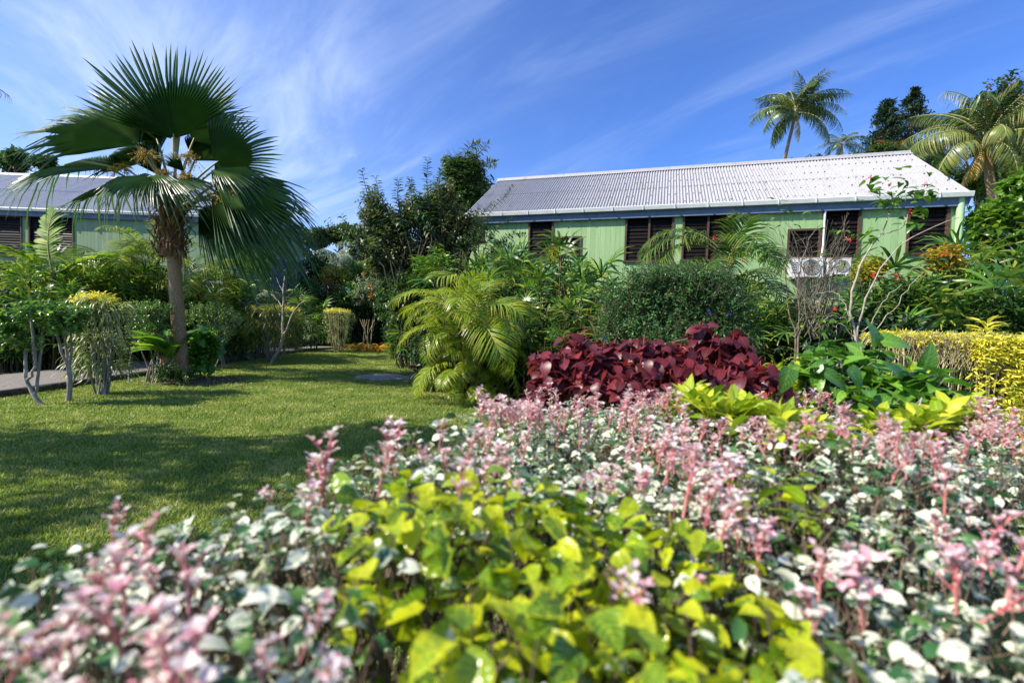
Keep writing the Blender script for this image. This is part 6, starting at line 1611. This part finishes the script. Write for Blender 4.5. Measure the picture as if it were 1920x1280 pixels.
def pts_in(poly, n, avoid=(), minr=0.27):
    P = np.array(poly); lo, hi = P.min(0), P.max(0); out = []
    while sum(len(o) for o in out) < n:
        q = rng.uniform(lo, hi, (n * 2, 2)); k = in_poly(q, poly)
        for a in avoid: k &= ~in_poly(q, a) | (rng.random(len(q)) < 0.10)
        k &= (np.hypot(q[:, 0], q[:, 1]) > minr)
        out.append(q[k])
    return np.concatenate(out)[:n]
# the snowbush mass is seven shrubs grown together; a point belongs to its nearest shrub
SEEDS = [(-0.36, 0.40, 'pink tipped snowbush at the lower left corner, nearest the camera'), (-0.30, 0.74, 'pink tipped snowbush at the edge of the shaded lawn'), (0.12, 1.10, 'white and pink snowbush between the lime shrub and the burgundy shrub'),
         (0.02, 0.22, 'snowbush with large blurred leaves at the bottom centre'), (0.50, 0.80, 'white mottled snowbush right of the glossy lime shrub'), (0.52, 0.40, 'snowbush at the lower right corner with pink stems'),
         (1.05, 1.05, 'pink flecked snowbush by the gravel and the right hand lawn'), (0.75, 1.65, 'snowbush in front of the burgundy shrub with chartreuse leaves among it'), (1.40, 1.55, 'snowbush growing below the big hibiscus leaves')]
SG = 'snowbush shrubs grown together in the foreground'
N_LEAF = 21000; N_SH = 600
q = pts_in(HEDGE, N_LEAF, (LIME1, CH1, CH2))
own = np.argmin(((q[:, None] - np.array([s[:2] for s in SEEDS])[None]) ** 2).sum(-1), 1)
dz = -np.abs(rng.normal(size=len(q))) * 0.17
edge = rng.random(len(q)) < 0.0
qs = pts_in(HEDGE, N_SH * 2, (LIME1, CH1, CH2), 0.36)
cl_ = np.sin(9.5 * qs[:, 0] + 3.7 * qs[:, 1]) * np.sin(8.3 * qs[:, 1] - 4.9 * qs[:, 0] + 0.7) + 0.45 * np.sin(23 * qs[:, 0] + 1.3) * np.sin(21 * qs[:, 1])
qs = qs[cl_ + 0.35 * rng.normal(size=len(qs)) > 0.12]
own_s = np.argmin(((qs[:, None] - np.array([s[:2] for s in SEEDS])[None]) ** 2).sum(-1), 1)
for i, (sx, sy, lab) in enumerate(SEEDS):
    base = np.array([sx, max(sy, 0.3), 0.0])
    t = thing('snowbush', lab, 'shrub', base, SG)
    p = q[own == i]; n = len(p)
    P = np.c_[p, topz(p[:, 0], p[:, 1]) + dz[own == i]]
    # leaves in two ranks on short twigs
    a = rng.uniform(0, 6.28, n); el = rng.normal(size=n) * 0.35 + 0.05
    D = np.stack([np.cos(a), np.sin(a), el], 1); Nn = np.array([0, 0, 1.0]) + rng.normal(size=(n, 3)) * 0.42
    s = rng.uniform(0.013, 0.031, n)
    mb = MB(); mb.scatter(T_OVAL, frames(D, Nn, s), P); mb.build('leaves', M_SNOW, t)
    br = MB()
    tops = p[rng.choice(n, min(46, n), replace=False)]
    for tp in tops:
        z1 = topz(tp[0], tp[1]) - 0.07; b0 = base + np.array([rng.normal() * 0.04, rng.normal() * 0.04, -0.02])
        if math.hypot(tp[0], tp[1]) < 0.34: continue
        mid = np.array([base[0] * 0.4 + tp[0] * 0.6, base[1] * 0.4 + tp[1] * 0.6, z1 * 0.62])
        k = np.linspace(0, 1, 9)[:, None]; pt = (1 - k) ** 2 * b0 + 2 * k * (1 - k) * mid + k ** 2 * np.array([tp[0], tp[1], z1]) + rng.normal(size=(9, 3)) * 0.006
        br.tube(pt, np.linspace(0.0085, 0.0028, 9), 6)
    # fine twigs under the leaves
    m = min(n, 900); pk = P[rng.choice(n, m, replace=False)]
    sticks(br, pk - np.c_[rng.normal(size=(m, 2)) * 0.03, np.full(m, 0.06) + 0.05 * rng.random(m)], pk, 0.0013)
    br.build('branches', plain_mat('snowbush_wood', (0.10, 0.065, 0.045), (0.24, 0.17, 0.12), 30, 0.85), t)
    ps = qs[own_s == i]; n2 = len(ps); sc = rng.uniform(0.035, 0.088, n2); sc = np.where(rng.random(n2) < 0.08, sc * 1.3, sc)
    Ps = np.c_[ps, topz(ps[:, 0], ps[:, 1]) - 0.035]; v = rng.integers(0, 5, n2); F = upright(n2, sc)
    smb = MB(); lmb = MB()
    for k in range(5):
        w = v == k
        if w.any(): smb.scatter(SH_ST[k], F[w], Ps[w]); lmb.scatter(SH_LF[k], F[w], Ps[w])
    smb.build('pink_stems', M_PSTEM, t); lmb.build('pink_tips', M_PINK, t)

def lush(name, label, poly, n, T, mat, size, seed_xy, dz_s=0.11, rise=0.0, up=0.1, nstem=22, minr=0.30, wide=1.0, stemmat=M_TWIGD, spread_el=0.4, group=None, rosette=0):
    base = np.array([*seed_xy, 0.0]); t = thing(name, label, 'shrub', base, group)
    p = pts_in(poly, n, (), minr); P = np.c_[p, topz(p[:, 0], p[:, 1]) + rise - np.abs(rng.normal(size=n)) * dz_s]
    if rosette:
        P = np.repeat(P, rosette, 0); k = np.tile(np.arange(rosette), n); a = np.repeat(rng.uniform(0, 6.28, n), rosette) + k * 2.4; el = 0.5 + 0.16 * k + rng.normal(size=len(a)) * 0.2
        P[:, 2] += 0.006 * k
    else:
        a = rng.uniform(0, 6.28, n); el = rng.normal(size=n) * spread_el + up
    D = np.stack([np.cos(a), np.sin(a), el], 1); N_ = len(P)
    Nn = np.array([0, 0, 1.0]) + rng.normal(size=(N_, 3)) * 0.35; s = size * rng.uniform(0.6, 1.15, N_)
    mb = MB(); F_ = frames(D, Nn, np.stack([s * wide, s, s], 1)); k2 = rng.random(N_) < 0.45
    mb.scatter(T, F_[~k2], P[~k2]); mb.scatter(T_LOBE2 if T is T_LOBE else T, F_[k2], P[k2])
    mb.build('leaves', mat, t)
    br = MB()
    for tp in p[rng.choice(len(p), min(nstem, len(p)), replace=False)]:
        z1 = topz(tp[0], tp[1]) + rise - 0.05; b0 = base + np.array([rng.normal() * 0.03, rng.normal() * 0.03, -0.02])
        if math.hypot(tp[0], tp[1]) < 0.34: continue
        mid = np.array([base[0] * 0.5 + tp[0] * 0.5, base[1] * 0.5 + tp[1] * 0.5, z1 * 0.65]); k = np.linspace(0, 1, 9)[:, None]
        pt = (1 - k) ** 2 * b0 + 2 * k * (1 - k) * mid + k ** 2 * np.array([tp[0], tp[1], z1]) + rng.normal(size=(9, 3)) * 0.006
        br.tube(pt, np.linspace(0.011, 0.003, 9), 6)
    m = min(len(P), 500); pk = P[rng.choice(len(P), m, replace=False)]; sticks(br, pk - np.c_[rng.normal(size=(m, 2)) * 0.03, np.full(m, 0.07)], pk, 0.0014)
    br.build('branches', stemmat, t); return t
T_LOBE2 = leaf_t(P_EGG, 6, 0.60, 0.10, 0.55)
T_LOBE = leaf_t(lambda t: (math.sin(math.pi * t ** 0.7)) ** 0.75 * (1 + 0.10 * math.cos(t * 19)), 7, 0.78, 0.20, 0.9)
lush('lime_shrub', 'glossy lime green and yellow leaved shrub in the bottom centre foreground', LIME1, 720, T_LOBE, M_LIME, 0.044, (0.06, 0.62), 0.10, 0.012, -0.05, 22)
lush('chartreuse_shrub', 'chartreuse narrow leaved shrub just in front of the burgundy leaves', CH1, 80, T_LANCE, M_CHART, 0.070, (0.74, 1.42), 0.03, 0.015, 0.5, 16, wide=1.35, rosette=7)
lush('chartreuse_shrub', 'chartreuse leaves below the hibiscus, right of the burgundy shrub', CH2, 46, T_LANCE, M_CHART, 0.075, (1.3, 1.42), 0.03, 0.02, 0.5, 16, wide=1.35, rosette=7)
lush('chartreuse_shrub', 'yellow green leafy shrub behind the right end of the burgundy shrub', [(1.15, 2.05), (1.3, 1.9), (1.9, 2.0), (2.0, 2.6), (1.4, 2.7)], 150, T_OVATE, M_CHART, 0.07, (1.5, 2.3), 0.06, 0.10, 0.4, 14, rosette=6)
for lab_, cx_, cy_ in (('small lime sprig among the pink tips, left of the right hand lawn', 0.66, 0.98), ('small lime sprig in the snowbush nearest the right edge of the lime shrub', 0.47, 0.74)):
    lush('lime_sprig', lab_, [(cx_ - 0.09, cy_), (cx_, cy_ - 0.07), (cx_ + 0.09, cy_), (cx_, cy_ + 0.08)], 46, T_LOBE2, M_LIME, 0.042, (cx_, cy_), 0.05, 0.02, 0.2, 10)
# burgundy shrub
def burgundy():
    C, Q = [], []
    for (px, py, rx, ry, Y) in [(1040, 690, 46, 40, 2.10), (1110, 690, 60, 40, 2.05), (1190, 690, 70, 42, 2.0), (1270, 690, 70, 44, 1.98), (1350, 710, 60, 40, 1.92), (1420, 715, 50, 34, 1.86), (1030, 725, 40, 30, 2.0), (1150, 725, 90, 30, 1.92), (1300, 735, 80, 30, 1.84), (1075, 645, 34, 20, 2.15), (1200, 652, 60, 18, 2.1), (1330, 650, 50, 26, 2.05), (1310, 622, 22, 18, 2.05), (1370, 640, 26, 16, 2.05), (1130, 665, 50, 30, 2.1), (1240, 665, 60, 28, 2.05), (1380, 680, 50, 30, 2.0), (1000, 735, 26, 22, 2.0)]:
        m = mpp(Y); C.append(at(px, py, Y)); Q.append((rx * m, rx * m * 1.1, ry * m))
    C = np.array(C); Q = np.array(Q)
    b = np.array([0.62, 2.12, 0.0]); t = thing('burgundy_shrub', 'burgundy leaved shrub with drooping heart shaped leaves', 'shrub', b)
    P, D, Nn, s, A, B = spray(C, Q, 450, 5, 0.10, 0.080, up=0.6, spread=1.0, fwd=0.1, leafup=-0.35, lo=0.45, topw=0.7, nup=0.9)
    mb = MB(); mb.scatter(T_EGG, frames(D, Nn, s), P); mb.build('leaves', M_RED, t)
    st = MB(); sticks(st, A - (B - A) * 0.6, B, 0.0028)
    # petioles
    for i in range(40):
        e = B[rng.integers(len(B))]; limb(st, b + np.array([rng.normal() * 0.06, rng.normal() * 0.06, -0.02]), e, 0.011, 0.003, 0.06, 9, 6)
    st.build('branches', plain_mat('burgundy_stem', (0.16, 0.02, 0.03), (0.34, 0.06, 0.06), 20, 0.5), t)
burgundy()
# hibiscus with big leaves
def hibiscus():
    C, Q = [], []
    for (px, py, rx, ry, Y) in [(1530, 705, 44, 34, 1.9), (1600, 715, 60, 40, 1.85), (1670, 730, 60, 40, 1.8), (1740, 740, 56, 36, 1.7), (1620, 680, 50, 24, 1.95), (1560, 670, 34, 22, 2.0), (1790, 760, 34, 24, 1.65), (1640, 760, 80, 24, 1.7)]:
        m = mpp(Y); C.append(at(px, py, Y)); Q.append((rx * m, rx * m, ry * m))
    b = np.array([1.42, 1.95, 0.0]); t = thing('hibiscus', 'hibiscus shrub with large toothed dark green leaves left of the golden hedge', 'shrub', b)
    P, D, Nn, s, A, B = spray(np.array(C), np.array(Q), 105, 5, 0.13, 0.105, up=0.4, spread=1.0, fwd=0.25, leafup=0.1, lo=0.4, topw=0.6)
    big = [(1640, 650, -0.2, 0.9, 0.11), (1650, 640, 1.0, 0.05, 0.125), (1480, 690, -0.3, -0.9, 0.11), (1700, 735, 1, 0.1, 0.12), (1760, 745, 1, 0.0, 0.12), (1690, 712, -0.5, 0.6, 0.11), (1545, 700, 0.8, -0.4, 0.12), (1590, 690, 0.5, -0.7, 0.12), (1730, 690, 0.2, 0.8, 0.11)]
    P = np.concatenate([P, [at(x, y, 1.68) for x, y, *_ in big]]); D = np.concatenate([D, [(dx, -0.25, dz_) for _, _, dx, dz_, _ in big]]); Nn = np.concatenate([Nn, [(0.1, -0.8, 0.7)] * len(big)]); s = np.concatenate([s, [e[4] for e in big]])
    mb = MB(); mb.scatter(T_BROAD, frames(D, Nn, s), P); mb.build('leaves', M_HIB, t)
    st = MB(); sticks(st, A - (B - A) * 0.5, B, 0.003)
    for i in range(26): limb(st, b + np.array([rng.normal() * 0.06, rng.normal() * 0.06, -0.02]), B[rng.integers(len(B))], 0.011, 0.004, 0.06, 9, 6)
    st.build('branches', M_BARK, t)
hibiscus()

# prototypes that served only as sources for copies
for o in PROTO: bpy.data.objects.remove(o, do_unlink=True)
